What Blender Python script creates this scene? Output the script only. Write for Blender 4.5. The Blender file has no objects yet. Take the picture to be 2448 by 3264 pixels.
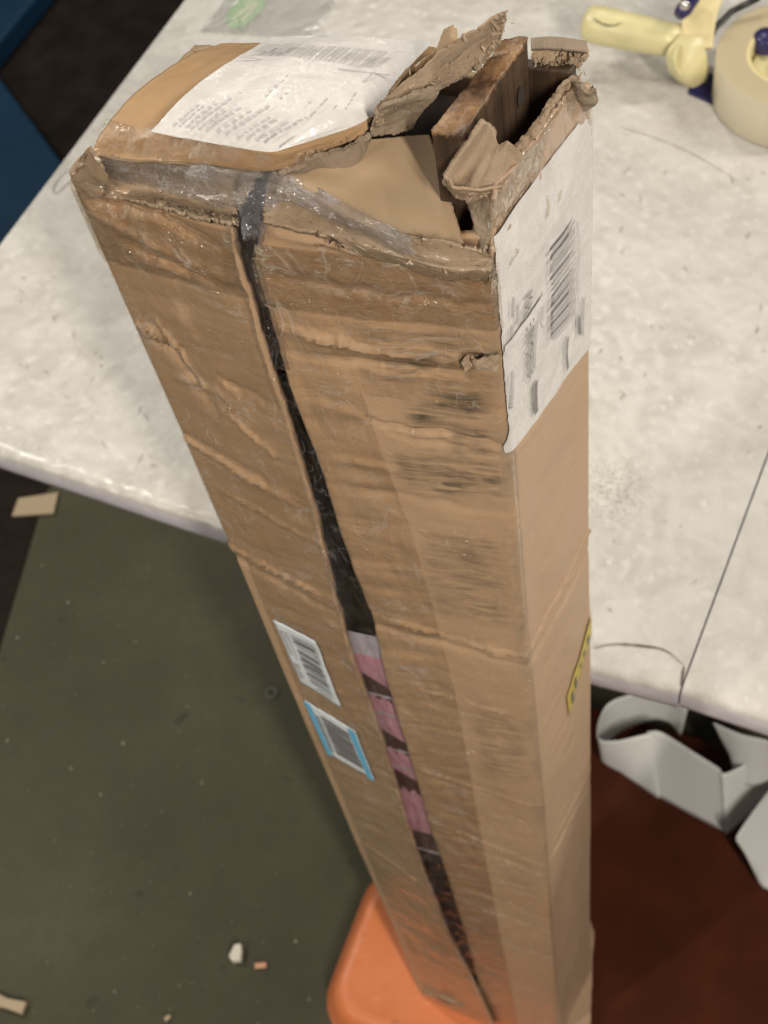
import bpy, math, random
import numpy as np
from mathutils import Matrix, Vector
random.seed(7)
scene = bpy.context.scene
C = scene.collection

# ------------------------------------------------------------------ camera
F, HC, S = 4400.0, 1.65, 2448/1659            # focal length (px), camera height (m), survey scale
_d = np.array([661., 2808., F]); _d /= np.linalg.norm(_d)
_e = np.array([1., 0, 0]) - _d[0]*_d; _e /= np.linalg.norm(_e)
_g = np.cross(_e, _d)
cam = bpy.data.cameras.new('camera'); camo = bpy.data.objects.new('camera', cam); C.objects.link(camo)
cam.sensor_fit = 'VERTICAL'; cam.sensor_height = 36; cam.lens = F/3264*36
cam.clip_start = .01; cam.clip_end = 60
R = Matrix(((_e[0], -_e[1], -_e[2]), (_g[0], -_g[1], -_g[2]), (-_d[0], _d[1], _d[2])))
camo.matrix_world = Matrix.Translation((0, 0, HC)) @ R.to_4x4()
scene.camera = camo
cam.dof.use_dof = True; cam.dof.focus_distance = .50; cam.dof.aperture_fstop = 20

# ------------------------------------------------------------------ light
w = bpy.data.worlds.new('World'); scene.world = w; w.use_nodes = True
w.node_tree.nodes['Background'].inputs[0].default_value = (.9, .95, 1, 1)
w.node_tree.nodes['Background'].inputs[1].default_value = .075
scene.view_settings.view_transform = 'Standard'; scene.view_settings.look = 'None'
scene.view_settings.exposure = 0; scene.view_settings.gamma = 1

def area(name, loc, aim, sx, sy, power, col):
    l = bpy.data.lights.new(name, 'AREA'); l.shape = 'RECTANGLE'; l.size = sx; l.size_y = sy
    l.energy = power; l.color = col
    o = bpy.data.objects.new(name, l); C.objects.link(o); o.location = loc
    o.rotation_euler = (Vector(aim)-Vector(loc)).to_track_quat('-Z', 'Y').to_euler()
    return o
area('ceiling_or_fill_lamp', (-1.6, 1.5, 2.6), (-.2, .6, .6), .16, .8, 25, (1, .93, .81))
area('ceiling_or_fill_lamp', (-1.9, -.9, 2.3), (-.1, .38, .6), .12, 1.2, 24, (1, .91, .78))
area('ceiling_or_fill_lamp', (.9, -1.6, 2.7), (0, .4, .6), .14, 1.0, 64, (1, .91, .79))  # added fill lamp behind the camera; lifts shadows and lights the box front
area('ceiling_or_fill_lamp', (2.0, .9, 2.6), (.1, .5, .9), .16, .8, 33, (1, .93, .81))
area('ceiling_or_fill_lamp', (-.25, 2.5, 3.3), (-.05, .5, 1.2), .12, 1.2, 17, (1, .94, .83))

# ------------------------------------------------------------------ survey helpers (real planes in metres)
def _ray(px, py):
    r = np.array([px*S-1224, py*S-1632, F]); return np.array([r@_e, r@_g, -(r@_d)])
def onz(px, py, z):
    r = _ray(px, py); k = (z-HC)/r[2]; return np.array([r[0]*k, r[1]*k, z])
A_ = np.array([-.1615, .379]); C_ = np.array([-.0077, .331])
def dirv(a): a = math.radians(a); return np.array([math.cos(a), math.sin(a)])
tL, tR, tS = dirv(-25), dirv(-14), dirv(60)
D_ = C_ + .080*tS; E_ = A_ + .080*dirv(58)
def onf(px, py, O, t):
    n = np.array([t[1], -t[0]]); r = _ray(px, py); k = (O@n)/(r[:2]@n); q = r[:2]*k
    return float((q-O)@t), float(HC+r[2]*k)
fL = lambda p: onf(p[0], p[1], A_, tL)
fR = lambda p: onf(p[0], p[1], C_, tR)
fS = lambda p: onf(p[0], p[1], C_, tS)

# ------------------------------------------------------------------ numpy noise
def _h(i, j, s):
    v = np.sin(i*127.1 + j*311.7 + s*74.7)*43758.5453; return v - np.floor(v)
def vn(x, y, s=0):
    x = np.asarray(x, float); y = np.asarray(y, float)
    i, j = np.floor(x), np.floor(y); fx, fy = x-i, y-j
    fx = fx*fx*(3-2*fx); fy = fy*fy*(3-2*fy)
    return (_h(i, j, s)*(1-fx)*(1-fy)+_h(i+1, j, s)*fx*(1-fy)+_h(i, j+1, s)*(1-fx)*fy+_h(i+1, j+1, s)*fx*fy)*2-1
def fbm(x, y, s=0, o=4):
    t = 0; a = 1
    for k in range(o): t = t+a*vn(x, y, s+k*3.1); x = x*2.03+5.1; y = y*2.03+1.7; a *= .5
    return t/1.8
def ridge(x, y, s=0):
    return 1-np.abs(vn(x, y, s))*2

# ------------------------------------------------------------------ objects
def tag(o, label=None, cat=None, group=None, kind=None):
    for k, v in (('label', label), ('category', cat), ('group', group), ('kind', kind)):
        if v: o[k] = v
    return o
def empty(name, loc, label, cat, group=None):
    o = bpy.data.objects.new(name, None); C.objects.link(o); o.location = loc; o.empty_display_size = .05
    return tag(o, label, cat, group)
bpy.context.view_layer.update()
def mesh(name, V, Fc, mats, parent=None, smooth=True, uv=None, mi=None):
    me = bpy.data.meshes.new(name)
    me.from_pydata([tuple(map(float, v)) for v in V], [], [tuple(map(int, f)) for f in Fc])
    if not isinstance(mats, (list, tuple)): mats = [mats]
    for m in mats: me.materials.append(m)
    if mi is not None: me.polygons.foreach_set('material_index', list(map(int, mi)))
    if uv is not None:
        l = me.uv_layers.new(name='UVMap'); idx = np.zeros(len(me.loops), int)
        me.loops.foreach_get('vertex_index', idx); l.data.foreach_set('uv', np.asarray(uv, float)[idx].ravel())
    if smooth: me.polygons.foreach_set('use_smooth', [True]*len(me.polygons))
    me.validate(); me.update()
    o = bpy.data.objects.new(name, me); C.objects.link(o)
    if parent is not None:
        o.parent = parent; o.matrix_parent_inverse = Matrix.Translation(-parent.location) if parent.type == 'EMPTY' and parent.parent is None else parent.matrix_basis.inverted()
    return o
def gridf(nu, nv):
    i = np.arange(nu-1)[:, None]; j = np.arange(nv-1)[None, :]
    a = (i*nv+j).ravel(); return np.stack([a, a+nv, a+nv+1, a+1], 1)
def grid(name, P, mats, parent=None, uv=None, thick=0, flip=False, smooth=True, mi=None, keep=None):
    nu, nv = P.shape[:2]; f = gridf(nu, nv)
    if flip: f = f[:, ::-1]
    if keep is not None:
        f = f[keep.ravel()]
        if mi is not None: mi = np.asarray(mi).ravel()[keep.ravel()]
    elif mi is not None: mi = np.asarray(mi).ravel()
    o = mesh(name, P.reshape(-1, 3), f, mats, parent, smooth, None if uv is None else uv.reshape(-1, 2), mi)
    if thick:
        s = o.modifiers.new('thickness', 'SOLIDIFY'); s.thickness = thick; s.offset = -1; s.use_rim = True
    return o
def cr(G, na, nb):                       # smooth surface through a control grid (rows, cols, 3)
    G = np.asarray(G, float)
    def along(G, n):
        m = G.shape[0]; t = np.linspace(0, m-1, n); i = np.clip(t.astype(int), 0, m-2); f = (t-i)[:, None, None]
        g = np.concatenate([[2*G[0]-G[1]], G, [2*G[-1]-G[-2]]]); p0, p1, p2, p3 = g[i], g[i+1], g[i+2], g[i+3]
        return .5*((2*p1)+(-p0+p2)*f+(2*p0-5*p1+4*p2-p3)*f*f+(-p0+3*p1-3*p2+p3)*f**3)
    G = along(G, na); G = along(G.transpose(1, 0, 2), nb).transpose(1, 0, 2); return G
def normals(P):
    a = np.gradient(P, axis=0); b = np.gradient(P, axis=1); n = np.cross(a, b)
    return n/np.maximum(np.linalg.norm(n, axis=2, keepdims=True), 1e-9)
def box(name, p0, p1, mat, parent=None, bev=.002, M=None):
    x0, y0, z0 = p0; x1, y1, z1 = p1
    V = [(x, y, z) for x in (x0, x1) for y in (y0, y1) for z in (z0, z1)]
    if M is not None: V = [M(v) for v in V]
    o = mesh(name, V, [(0, 1, 3, 2), (4, 6, 7, 5), (0, 4, 5, 1), (2, 3, 7, 6), (0, 2, 6, 4), (1, 5, 7, 3)], mat, parent, False)
    if bev:
        b = o.modifiers.new('bevel', 'BEVEL'); b.width = bev; b.segments = 3
    return o
def tube(name, pts, rads, mat, parent=None, n=20, cap=True, sq=(1, 1)):
    pts = np.array(pts, float); V = []; Fc = []
    up = np.array([0, 0, 1.])
    for k, p in enumerate(pts):
        t = pts[min(k+1, len(pts)-1)]-pts[max(k-1, 0)]; t /= np.linalg.norm(t)
        a = np.cross(t, up); a = a/np.linalg.norm(a) if np.linalg.norm(a) > 1e-3 else np.array([1., 0, 0]); b = np.cross(a, t)
        for i in range(n):
            th = 2*math.pi*i/n; V.append(p+rads[k]*(a*math.cos(th)*sq[0]+b*math.sin(th)*sq[1]))
    for k in range(len(pts)-1):
        for i in range(n): Fc.append((k*n+i, k*n+(i+1) % n, (k+1)*n+(i+1) % n, (k+1)*n+i))
    if cap: Fc += [tuple(range(n))[::-1], tuple((len(pts)-1)*n+i for i in range(n))]
    return mesh(name, V, Fc, mat, parent)
def lathe(name, prof, c, mat, parent=None, n=64):
    V = []; Fc = []; m = len(prof)
    for i in range(n):
        a = 2*math.pi*i/n
        for r, z in prof: V.append((c[0]+r*math.cos(a), c[1]+r*math.sin(a), c[2]+z))
    for i in range(n):
        for j in range(m-1): Fc.append((i*m+j, ((i+1) % n)*m+j, ((i+1) % n)*m+j+1, i*m+j+1))
    return mesh(name, V, Fc, mat, parent)

# ------------------------------------------------------------------ materials
class NT:
    def __init__(s, name):
        s.m = bpy.data.materials.new(name); s.m.use_nodes = True; s.t = s.m.node_tree; s.n = s.t.nodes
        s.b = s.n['Principled BSDF']; s.out = s.n['Material Output']
    def node(s, ty, **k):
        n = s.n.new(ty)
        for a, v in k.items(): setattr(n, a, v)
        return n
    def put(s, sock, v):
        if isinstance(v, bpy.types.NodeSocket): s.t.links.new(v, sock)
        elif v is not None:
            if isinstance(v, tuple) and len(v) == 3 and sock.type == 'RGBA': v = v+(1,)
            sock.default_value = v
    def math(s, op, a, b=None, c=None):
        n = s.node('ShaderNodeMath', operation=op)
        for i, v in enumerate((a, b, c)): s.put(n.inputs[i], v) if v is not None else None
        return n.outputs[0]
    def coord(s, kind='Object', scale=(1, 1, 1)):
        t = s.node('ShaderNodeTexCoord'); m = s.node('ShaderNodeMapping'); s.t.links.new(t.outputs[kind], m.inputs[0])
        m.inputs['Scale'].default_value = scale; return m.outputs[0]
    def noise(s, vec, sc, det=4, rough=.55, dist=0):
        n = s.node('ShaderNodeTexNoise'); s.put(n.inputs['Vector'], vec); n.inputs['Scale'].default_value = sc
        n.inputs['Detail'].default_value = det; n.inputs['Roughness'].default_value = rough; n.inputs['Distortion'].default_value = dist
        return n.outputs['Fac']
    def voro(s, vec, sc, feat='DISTANCE_TO_EDGE'):
        n = s.node('ShaderNodeTexVoronoi', feature=feat); s.put(n.inputs['Vector'], vec); n.inputs['Scale'].default_value = sc
        return n.outputs['Distance']
    def ramp(s, v, *st):
        n = s.node('ShaderNodeValToRGB'); s.put(n.inputs[0], v); e = n.color_ramp.elements
        for i, (p, c) in enumerate(st):
            x = e[i] if i < 2 else e.new(p)
            x.position = p; x.color = (tuple(c)+(1,)) if isinstance(c, tuple) else (c, c, c, 1)
        return n.outputs[0]
    def mix(s, f, a, b, mode='MIX'):
        n = s.node('ShaderNodeMix', data_type='RGBA', blend_type=mode); s.put(n.inputs[0], f); s.put(n.inputs[6], a); s.put(n.inputs[7], b)
        return n.outputs[2]
    def bump(s, h, st, dist=.001, nrm=None):
        n = s.node('ShaderNodeBump'); s.put(n.inputs['Height'], h); n.inputs['Strength'].default_value = st
        n.inputs['Distance'].default_value = dist
        if nrm is not None: s.put(n.inputs['Normal'], nrm)
        return n.outputs[0]
    def set(s, **k):
        for a, v in k.items():
            s.put(s.b.inputs[a.replace('_', ' ')], v)
        return s.m
def uvbox(t, u, v, u0, u1, v0, v1, soft=.003):
    def ss(x, a, b):
        n = t.node('ShaderNodeMapRange', interpolation_type='SMOOTHSTEP'); t.put(n.inputs[0], x)
        n.inputs[1].default_value = a; n.inputs[2].default_value = b; return n.outputs[0]
    m = t.math('MULTIPLY', ss(u, u0-soft, u0+soft), ss(u, u1+soft, u1-soft))
    return t.math('MULTIPLY', m, t.math('MULTIPLY', ss(v, v0-soft, v0+soft), ss(v, v1+soft, v1-soft)))

def wrk(t, kind='UV', sc=26, k=(1.5, .8, 1)):      # thin sharp film wrinkles
    n1 = t.noise(t.coord(kind, k), sc, 3, .55, 1.2); n2 = t.noise(t.coord(kind, (k[1]*.7, k[0]*1.3, 1)), sc*1.7, 3, .5, .8)
    a = t.ramp(t.math('ABSOLUTE', t.math('SUBTRACT', n1, .5)), (0., 1.), (.022, 0.)); b = t.ramp(t.math('ABSOLUTE', t.math('SUBTRACT', n2, .5)), (0., 1.), (.018, 0.))
    return t.math('MAXIMUM', a, b)
def kraft(name, base=(.475, .322, .202), dark=(.405, .265, .158), prints=(), corner=False, rough=.55, streak=.2, bump=.12, coat=0.):
    t = NT(name); uv = t.coord('UV'); sx = t.coord('UV', (18, 420, 1)); sp = t.node('ShaderNodeSeparateXYZ'); t.put(sp.inputs[0], uv)
    u, v = sp.outputs[0], sp.outputs[1]
    n1 = t.noise(uv, 11, 4); n2 = t.noise(sx, 1, 3); n3 = t.noise(uv, 900, 2)
    c = t.mix(t.ramp(n1, (.3, 0.), (.7, 1.)), dark, base)
    c = t.mix(t.math('MULTIPLY', t.ramp(n2, (.45, 0.), (.75, 1.)), .35*streak), c, tuple(x*.62 for x in base))
    c = t.mix(t.math('MULTIPLY', n3, .22), c, tuple(min(1, x*1.35) for x in base))
    for (u0, u1, v0, v1, dens) in prints:            # smeared black print
        m = uvbox(t, u, v, u0, u1, v0, v1, .006)
        s1 = t.noise(t.coord('UV', (35, 260, 1)), 1, 5, .6, .6); s2 = t.noise(uv, 55, 3)
        k = t.math('MULTIPLY', t.ramp(s1, (.40, 0.), (.58, 1.)), t.ramp(s2, (.30, 0.), (.62, 1.)))
        c = t.mix(t.math('MULTIPLY', t.math('MULTIPLY', m, k), dens), c, (.075, .060, .045))
    if corner:                                       # grey worn edge
        m = uvbox(t, u, v, -.004, .006, .6, 1.30, .003)
        c = t.mix(t.math('MULTIPLY', m, t.ramp(t.noise(t.coord('UV', (1, .35, 1)), 60, 4), (.42, 0.), (.6, .5))), c, (.27, .215, .15))
    fl = t.math('SINE', t.math('ADD', t.math('MULTIPLY', v, 2*math.pi/.0072), t.math('MULTIPLY', n1, 9.)))
    c = t.mix(t.math('MULTIPLY', t.math('MULTIPLY', t.math('ADD', fl, 1.), t.ramp(n1, (.45, 0.), (.62, 1.))), .045), c, (.20, .13, .075))
    sc = t.noise(t.coord('UV', (260, 16, 1)), 1, 3, .6, .4); sc2 = t.noise(uv, 30, 3)
    c = t.mix(t.math('MULTIPLY', t.math('MULTIPLY', t.ramp(sc, (.62, 0.), (.70, 1.)), t.ramp(sc2, (.5, 0.), (.65, 1.))), .4), c, tuple(min(1, x*1.45) for x in base))
    c = t.mix(t.math('MULTIPLY', t.ramp(t.noise(uv, 420, 3, .7), (.66, 0.), (.74, 1.)), .35), c, tuple(x*.45 for x in base))
    h = t.math('ADD', t.math('MULTIPLY', fl, .12), t.math('MULTIPLY', n2, .5))
    h = t.math('ADD', h, t.math('MULTIPLY', t.noise(uv, 700, 3), .35))
    h = t.math('ADD', t.math('MULTIPLY', h, 1.), t.math('MULTIPLY', t.noise(uv, 160, 4), .5))
    return t.set(Base_Color=c, Roughness=rough, Normal=t.bump(h, bump, .0012), Specular_IOR_Level=.35, Coat_Weight=coat, Coat_Roughness=.16, Coat_Normal=t.bump(wrk(t), .9, .0035, t.bump(t.noise(t.coord('UV', (1, 1.6, 1)), 38, 5, .6, .8), .2, .002)))
M = {}
M['kraft_l'] = kraft('kraft_left', coat=.7)
M['kraft_r'] = kraft('kraft_right', coat=.6, prints=[(-.052, -.004, 1.215, 1.249, .75), (-.040, -.006, 1.168, 1.213, .95), (-.050, -.003, 1.135, 1.166, .8), (-.046, -.008, 1.015, 1.10, .55),
                                            (-.036, -.006, .80, .90, .5), (-.036, -.010, .55, .63, .25)], corner=True)
M['kraft_side'] = kraft('kraft_side', base=(.475, .33, .22), dark=(.42, .285, .185), corner=True, streak=.4)
M['kraft_in'] = kraft('kraft_inner', base=(.42, .305, .195), dark=(.36, .255, .155), streak=.08, bump=.08)
M['kraft_torn'] = kraft('kraft_torn', base=(.47, .355, .25), dark=(.22, .155, .10), rough=.85, bump=.9, streak=.5)
M['kraft_grey'] = kraft('kraft_grey_torn', base=(.38, .30, .22), dark=(.20, .15, .105), rough=.8, bump=.9, streak=.4)
M['kraft_band'] = kraft('kraft_band', base=(.46, .33, .235), dark=(.33, .225, .15), rough=.4, bump=.5, coat=.9)
M['shred'] = None
M['kraft_rim'] = kraft('kraft_rim', base=(.36, .265, .175), dark=(.22, .155, .10), rough=.4, bump=.6, streak=.4, coat=.8)
M['kraft_top'] = kraft('kraft_taped_top', base=(.46, .305, .17), dark=(.37, .23, .12), rough=.3, streak=.5)

def film(name, alpha=.10, tint=(.93, .86, .74), white=(.75, .74, .72), rough=.10, scale=90, strength=.5, uvk=(1, 1, 1), haze=.0, wr=.5, ior=1.45, ln=.2):
    t = NT(name); t.n.remove(t.b)
    uv = t.coord('UV', uvk)
    w1 = t.noise(uv, scale, 4, .6, 1.2); v1 = t.voro(t.mix(.08, uv, t.node('ShaderNodeTexNoise').outputs['Color']), scale*.55)
    h = t.math('ADD', t.math('MULTIPLY', w1, 1.), t.math('MULTIPLY', t.ramp(v1, (0., 1.), (.12, 0.)), wr))
    nb = t.bump(h, strength, .0034)
    tr = t.node('ShaderNodeBsdfTransparent'); t.put(tr.inputs[0], tint)
    gl = t.node('ShaderNodeBsdfGlossy'); t.put(gl.inputs[0], (1, 1, 1)); gl.inputs['Roughness'].default_value = rough; t.put(gl.inputs['Normal'], nb)
    df = t.node('ShaderNodeBsdfDiffuse'); t.put(df.inputs[0], white); t.put(df.inputs['Normal'], nb)
    m1 = t.node('ShaderNodeMixShader')
    hz = t.math('ADD', haze, t.math('MULTIPLY', t.ramp(t.noise(uv, scale*.6, 4), (.45, 0.), (.75, 1.)), alpha))
    hz = t.math('MINIMUM', t.math('ADD', hz, t.math('MULTIPLY', t.math('MULTIPLY', wrk(t, 'UV', 24, (1.6, .9, 1)), t.ramp(t.noise(t.coord('UV'), 40, 3), (.42, 0.), (.62, 1.))), ln)), .9)  # wrinkle glints drawn in as diffuse white lines, along with crease whitening
    t.put(m1.inputs[0], hz); t.t.links.new(tr.outputs[0], m1.inputs[1]); t.t.links.new(df.outputs[0], m1.inputs[2])
    fr = t.node('ShaderNodeFresnel'); fr.inputs[0].default_value = ior; t.put(fr.inputs['Normal'], nb)
    m2 = t.node('ShaderNodeMixShader'); t.put(m2.inputs[0], t.math('MINIMUM', t.math('MULTIPLY', fr.outputs[0], 1.1), .5))
    t.t.links.new(m1.outputs[0], m2.inputs[1]); t.t.links.new(gl.outputs[0], m2.inputs[2])
    t.t.links.new(m2.outputs[0], t.out.inputs[0]); return t.m
M['tape'] = film('clear_packing_tape', .02, (.995, .984, .96), rough=.13, scale=40, strength=.22, uvk=(1, 1.6, 1), wr=.05, ior=1.22)
M['tape_wr'] = film('wrinkled_tape', .16, (.97, .93, .86), (.66, .60, .50), rough=.045, scale=170, strength=.75, uvk=(.8, 1.3, 1), haze=.03, wr=.15, ln=.4)
M['film'] = film('stretch_film', .24, (.97, .97, .97), (.66, .64, .66), rough=.06, scale=55, strength=.9, haze=.08, wr=.1, ln=.55)
M['film_pinch'] = film('gathered_film', .45, (.97, .97, .97), (.66, .64, .70), rough=.05, scale=70, strength=1., haze=.10, wr=.0, ln=.5)
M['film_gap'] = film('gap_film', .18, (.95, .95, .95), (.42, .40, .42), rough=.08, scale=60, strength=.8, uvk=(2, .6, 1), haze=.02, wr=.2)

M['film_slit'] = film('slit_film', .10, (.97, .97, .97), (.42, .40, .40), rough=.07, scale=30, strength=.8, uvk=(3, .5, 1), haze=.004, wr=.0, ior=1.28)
def simple(name, col, rough=.5, n=None, amp=.15, bump=0, spec=.5, metal=0, trans=0):
    t = NT(name); c = col
    if n:
        f = t.noise(t.coord('Object'), n, 5); c = t.mix(t.ramp(f, (.3, 0.), (.7, 1.)), tuple(x*(1-amp) for x in col), tuple(min(1, x*(1+amp)) for x in col))
        if bump: t.put(t.b.inputs['Normal'], t.bump(f, bump, .002))
    return t.set(Base_Color=c, Roughness=rough, Specular_IOR_Level=spec, Metallic=metal, Transmission_Weight=trans)

M['shred'] = simple('torn_paper_fibre', (.40, .30, .21), .9, 300, .35)
def wood(name, a, b, spec=.4, rough=.5):
    t = NT(name); o = t.coord('Object', (260, 260, 6)); n = t.noise(o, 1, 5, .6, .4); f = t.noise(t.coord('Object'), 40, 3)
    c = t.mix(t.ramp(n, (.35, 0.), (.7, 1.)), a, b); c = t.mix(t.math('MULTIPLY', t.ramp(f, (.5, 0.), (.75, 1.)), .5), c, tuple(x*1.8 for x in b))
    return t.set(Base_Color=c, Roughness=rough, Normal=t.bump(n, .5, .0006), Specular_IOR_Level=spec)
M['wood'] = wood('dark_stained_wood', (.030, .019, .012), (.085, .052, .032))
M['wood_top'] = None
t = NT('worn_board_edge'); o_ = t.coord('Object'); n_ = t.noise(o_, 55, 5, .65); 
M['wood_top'] = t.set(Base_Color=t.mix(t.ramp(n_, (.44, 0.), (.66, 1.)), (.06, .030, .018), (.30, .175, .085)), Roughness=.38, Normal=t.bump(t.noise(o_, 260, 4), .6, .001))
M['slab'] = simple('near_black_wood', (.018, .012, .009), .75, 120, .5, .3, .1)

# table laminate
t = NT('table_laminate'); o_ = t.coord('Object')
a = t.noise(o_, 28, 6, .6, .6); b = t.noise(o_, 95, 4, .6); g = t.noise(o_, 5, 3)
c = t.mix(t.ramp(a, (.36, 0.), (.62, 1.)), (.50, .485, .455), (.585, .572, .542))
c = t.mix(t.math('MULTIPLY', t.ramp(b, (.56, 0.), (.70, 1.)), .6), c, (.68, .67, .645))
c = t.mix(t.math('MULTIPLY', t.ramp(t.noise(o_, 60, 5, .7), (.66, 0.), (.74, 1.)), .5), c, (.40, .36, .31))
c = t.mix(t.math('MULTIPLY', t.ramp(g, (.45, 0.), (.7, 1.)), .3), c, (.54, .47, .42))
sp = t.node('ShaderNodeSeparateXYZ'); t.put(sp.inputs[0], o_)
sm = onz(1318, 1062, .74)
dx = t.math('SUBTRACT', sp.outputs[0], float(sm[0])); dy = t.math('SUBTRACT', sp.outputs[1], float(sm[1]))
r2 = t.math('SQRT', t.math('ADD', t.math('MULTIPLY', dx, dx), t.math('MULTIPLY', dy, dy)))
spot = t.math('MULTIPLY', t.ramp(r2, (.0, 1.), (.045, 0.)), t.ramp(t.noise(o_, 330, 4, .7), (.50, 0.), (.62, 1.)))
c = t.mix(t.math('MULTIPLY', spot, .8), c, (.18, .13, .09))
M['lam'] = t.set(Base_Color=c, Roughness=t.ramp(a, (.3, .20), (.7, .42)), Normal=t.bump(t.voro(o_, 85, 'SMOOTH_F1'), .5, .003, t.bump(t.noise(o_, 60, 5), .3, .002)), Specular_IOR_Level=.4)
M['edge'] = simple('table_edge_plastic', (.60, .57, .63), .5, 60, .12, .1)
M['scuff'] = simple('dark_scuff', (.11, .085, .07), .7)
M['dark'] = simple('dark_crack', (.03, .022, .018), .8)
M['scratch'] = simple('grey_scratch', (.34, .30, .25), .7)

# floor
t = NT('painted_concrete_floor'); o_ = t.coord('Object')
a = t.noise(o_, 3.5, 6, .6); b = t.noise(o_, 38, 5, .65); 
c = t.mix(t.ramp(a, (.3, 0.), (.7, 1.)), (.046, .045, .024), (.086, .083, .048))
c = t.mix(t.math('MULTIPLY', t.ramp(b, (.4, 0.), (.7, 1.)), .4), c, (.050, .050, .034))
c = t.mix(t.ramp(t.noise(o_, 150, 2, .5), (.72, 0.), (.76, .8)), c, (.22, .20, .15))
c = t.mix(t.ramp(t.noise(o_, 26, 2, .5), (.70, 0.), (.76, .7)), c, (.030, .026, .018))
M['floor'] = t.set(Base_Color=c, Roughness=.62, Normal=t.bump(b, .25, .003), Specular_IOR_Level=.3)
M['mat'] = simple('far_shade_brown', (.018, .013, .010), .85, 20, .4, .3, spec=.15)  # colour of the added far sheet; stands in for shade on the floor
M['blue'] = simple('blue_plastic', (.003, .032, .075), .5, 15, .15)
t = NT('orange_plastic'); o_ = t.coord('Object'); c = t.mix(t.ramp(t.noise(o_, 9, 5), (.3, 0.), (.7, 1.)), (.64, .175, .058), (.76, .25, .10))
c = t.mix(t.math('MULTIPLY', t.ramp(t.noise(t.coord('Object', (40, 260, 40)), 1, 4, .6, .5), (.60, 0.), (.70, 1.)), .35), c, (.80, .45, .28))
c = t.mix(t.math('MULTIPLY', t.ramp(t.noise(o_, 45, 5, .7), (.62, 0.), (.72, 1.)), .45), c, (.30, .10, .05))
M['orange'] = t.set(Base_Color=c, Roughness=t.ramp(t.noise(o_, 30, 4), (.3, .32), (.7, .55)), Normal=t.bump(t.noise(o_, 60, 5), .2, .002))
t = NT('white_liner_film'); t.set(Base_Color=(.88, .89, .87), Roughness=.35, Normal=t.bump(t.noise(t.coord('Object'), 18, 3), .25, .004))
tl = t.node('ShaderNodeBsdfTranslucent'); t.put(tl.inputs[0], (.75, .76, .74)); mx = t.node('ShaderNodeMixShader'); mx.inputs[0].default_value = .2
t.t.links.new(t.b.outputs[0], mx.inputs[1]); t.t.links.new(tl.outputs[0], mx.inputs[2]); t.t.links.new(mx.outputs[0], t.out.inputs[0]); M['white_strip'] = t.m
M['cream'] = simple('cream_plastic', (.66, .60, .33), .36, 40, .09, .15)
M['cream_in'] = simple('cream_plastic_core', (.70, .60, .33), .4, 30, .06)
t = NT('tape_roll_side'); o_ = t.coord('Object', (3, 3, 420))
M['roll'] = simple('clear_tape_roll', (.62, .56, .42), .22, 12, .05)
t = NT('tape_roll_layers'); o_ = t.coord('Object'); sp = t.node('ShaderNodeSeparateXYZ'); t.put(sp.inputs[0], o_)
dx = t.math('SUBTRACT', sp.outputs[0], .265); dy = t.math('SUBTRACT', sp.outputs[1], 1.010); rr_ = t.math('SQRT', t.math('ADD', t.math('MULTIPLY', dx, dx), t.math('MULTIPLY', dy, dy)))
cb = t.node('ShaderNodeCombineXYZ'); t.put(cb.inputs[0], t.math('MULTIPLY', rr_, 900.)); n_ = t.noise(cb.outputs[0], 1, 4)
M['roll_top'] = t.set(Base_Color=t.mix(n_, (.40, .33, .20), (.58, .50, .34)), Roughness=.35, Normal=t.bump(n_, .3, .0006))
M['navy'] = simple('navy_plastic', (.025, .022, .10), .3)
M['steel'] = simple('steel', (.75, .73, .72), .18, metal=1)
M['black'] = simple('black_plastic', (.015, .014, .016), .35)
M['paper'] = None
t = NT('label_paper'); o_ = t.coord('Object'); n_ = t.noise(o_, 60, 5, .65, .6)
M['paper'] = t.set(Base_Color=t.mix(t.ramp(n_, (.35, 0.), (.7, 1.)), (.60, .58, .565), (.71, .69, .675)), Roughness=.45, Coat_Weight=.6, Coat_Roughness=.07, Coat_Normal=t.bump(wrk(t, 'Object', 55, (1, 1, 1)), .8, .003, t.bump(t.noise(t.coord('Object'), 150, 4, .6, .8), .5, .002)), Normal=t.bump(t.noise(t.coord('Object', (1, 1, .4)), 60, 3, .5, .2), .3, .0016))
M['paper_fl'] = simple('sticker_paper', (.66, .71, .75), .4, 50, .04)
M['ink'] = simple('grey_print_ink', (.20, .19, .19), .5)
M['ink_lt'] = simple('faded_print_ink', (.42, .40, .40), .5)
M['skyblue'] = simple('sky_blue_print', (.12, .46, .72), .4)
M['yellow'] = simple('yellow_sticker', (.55, .44, .12), .5, 60, .1)
M['pink'] = simple('pink_print', (.72, .37, .46), .3, 30, .06)
M['maroon'] = simple('maroon_print', (.060, .014, .012), .3)
M['sleeve_white'] = simple('sleeve_white', (.58, .55, .62), .3)
M['green'] = simple('green_sticker', (.44, .68, .37), .45, 80, .05)
M['green_txt'] = simple('pale_green_ink', (.80, .86, .64), .5)
M['scrap'] = kraft('scrap_kraft', base=(.46, .37, .25), dark=(.38, .29, .19))
M['bit'] = simple('white_foam_bit', (.72, .68, .58), .7)
M['bit_o'] = simple('orange_chip', (.60, .33, .20), .7)
M['tablefilm'] = film('table_tape', .0, (.93, .92, .90), rough=.3, scale=20, strength=.2)

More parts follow.
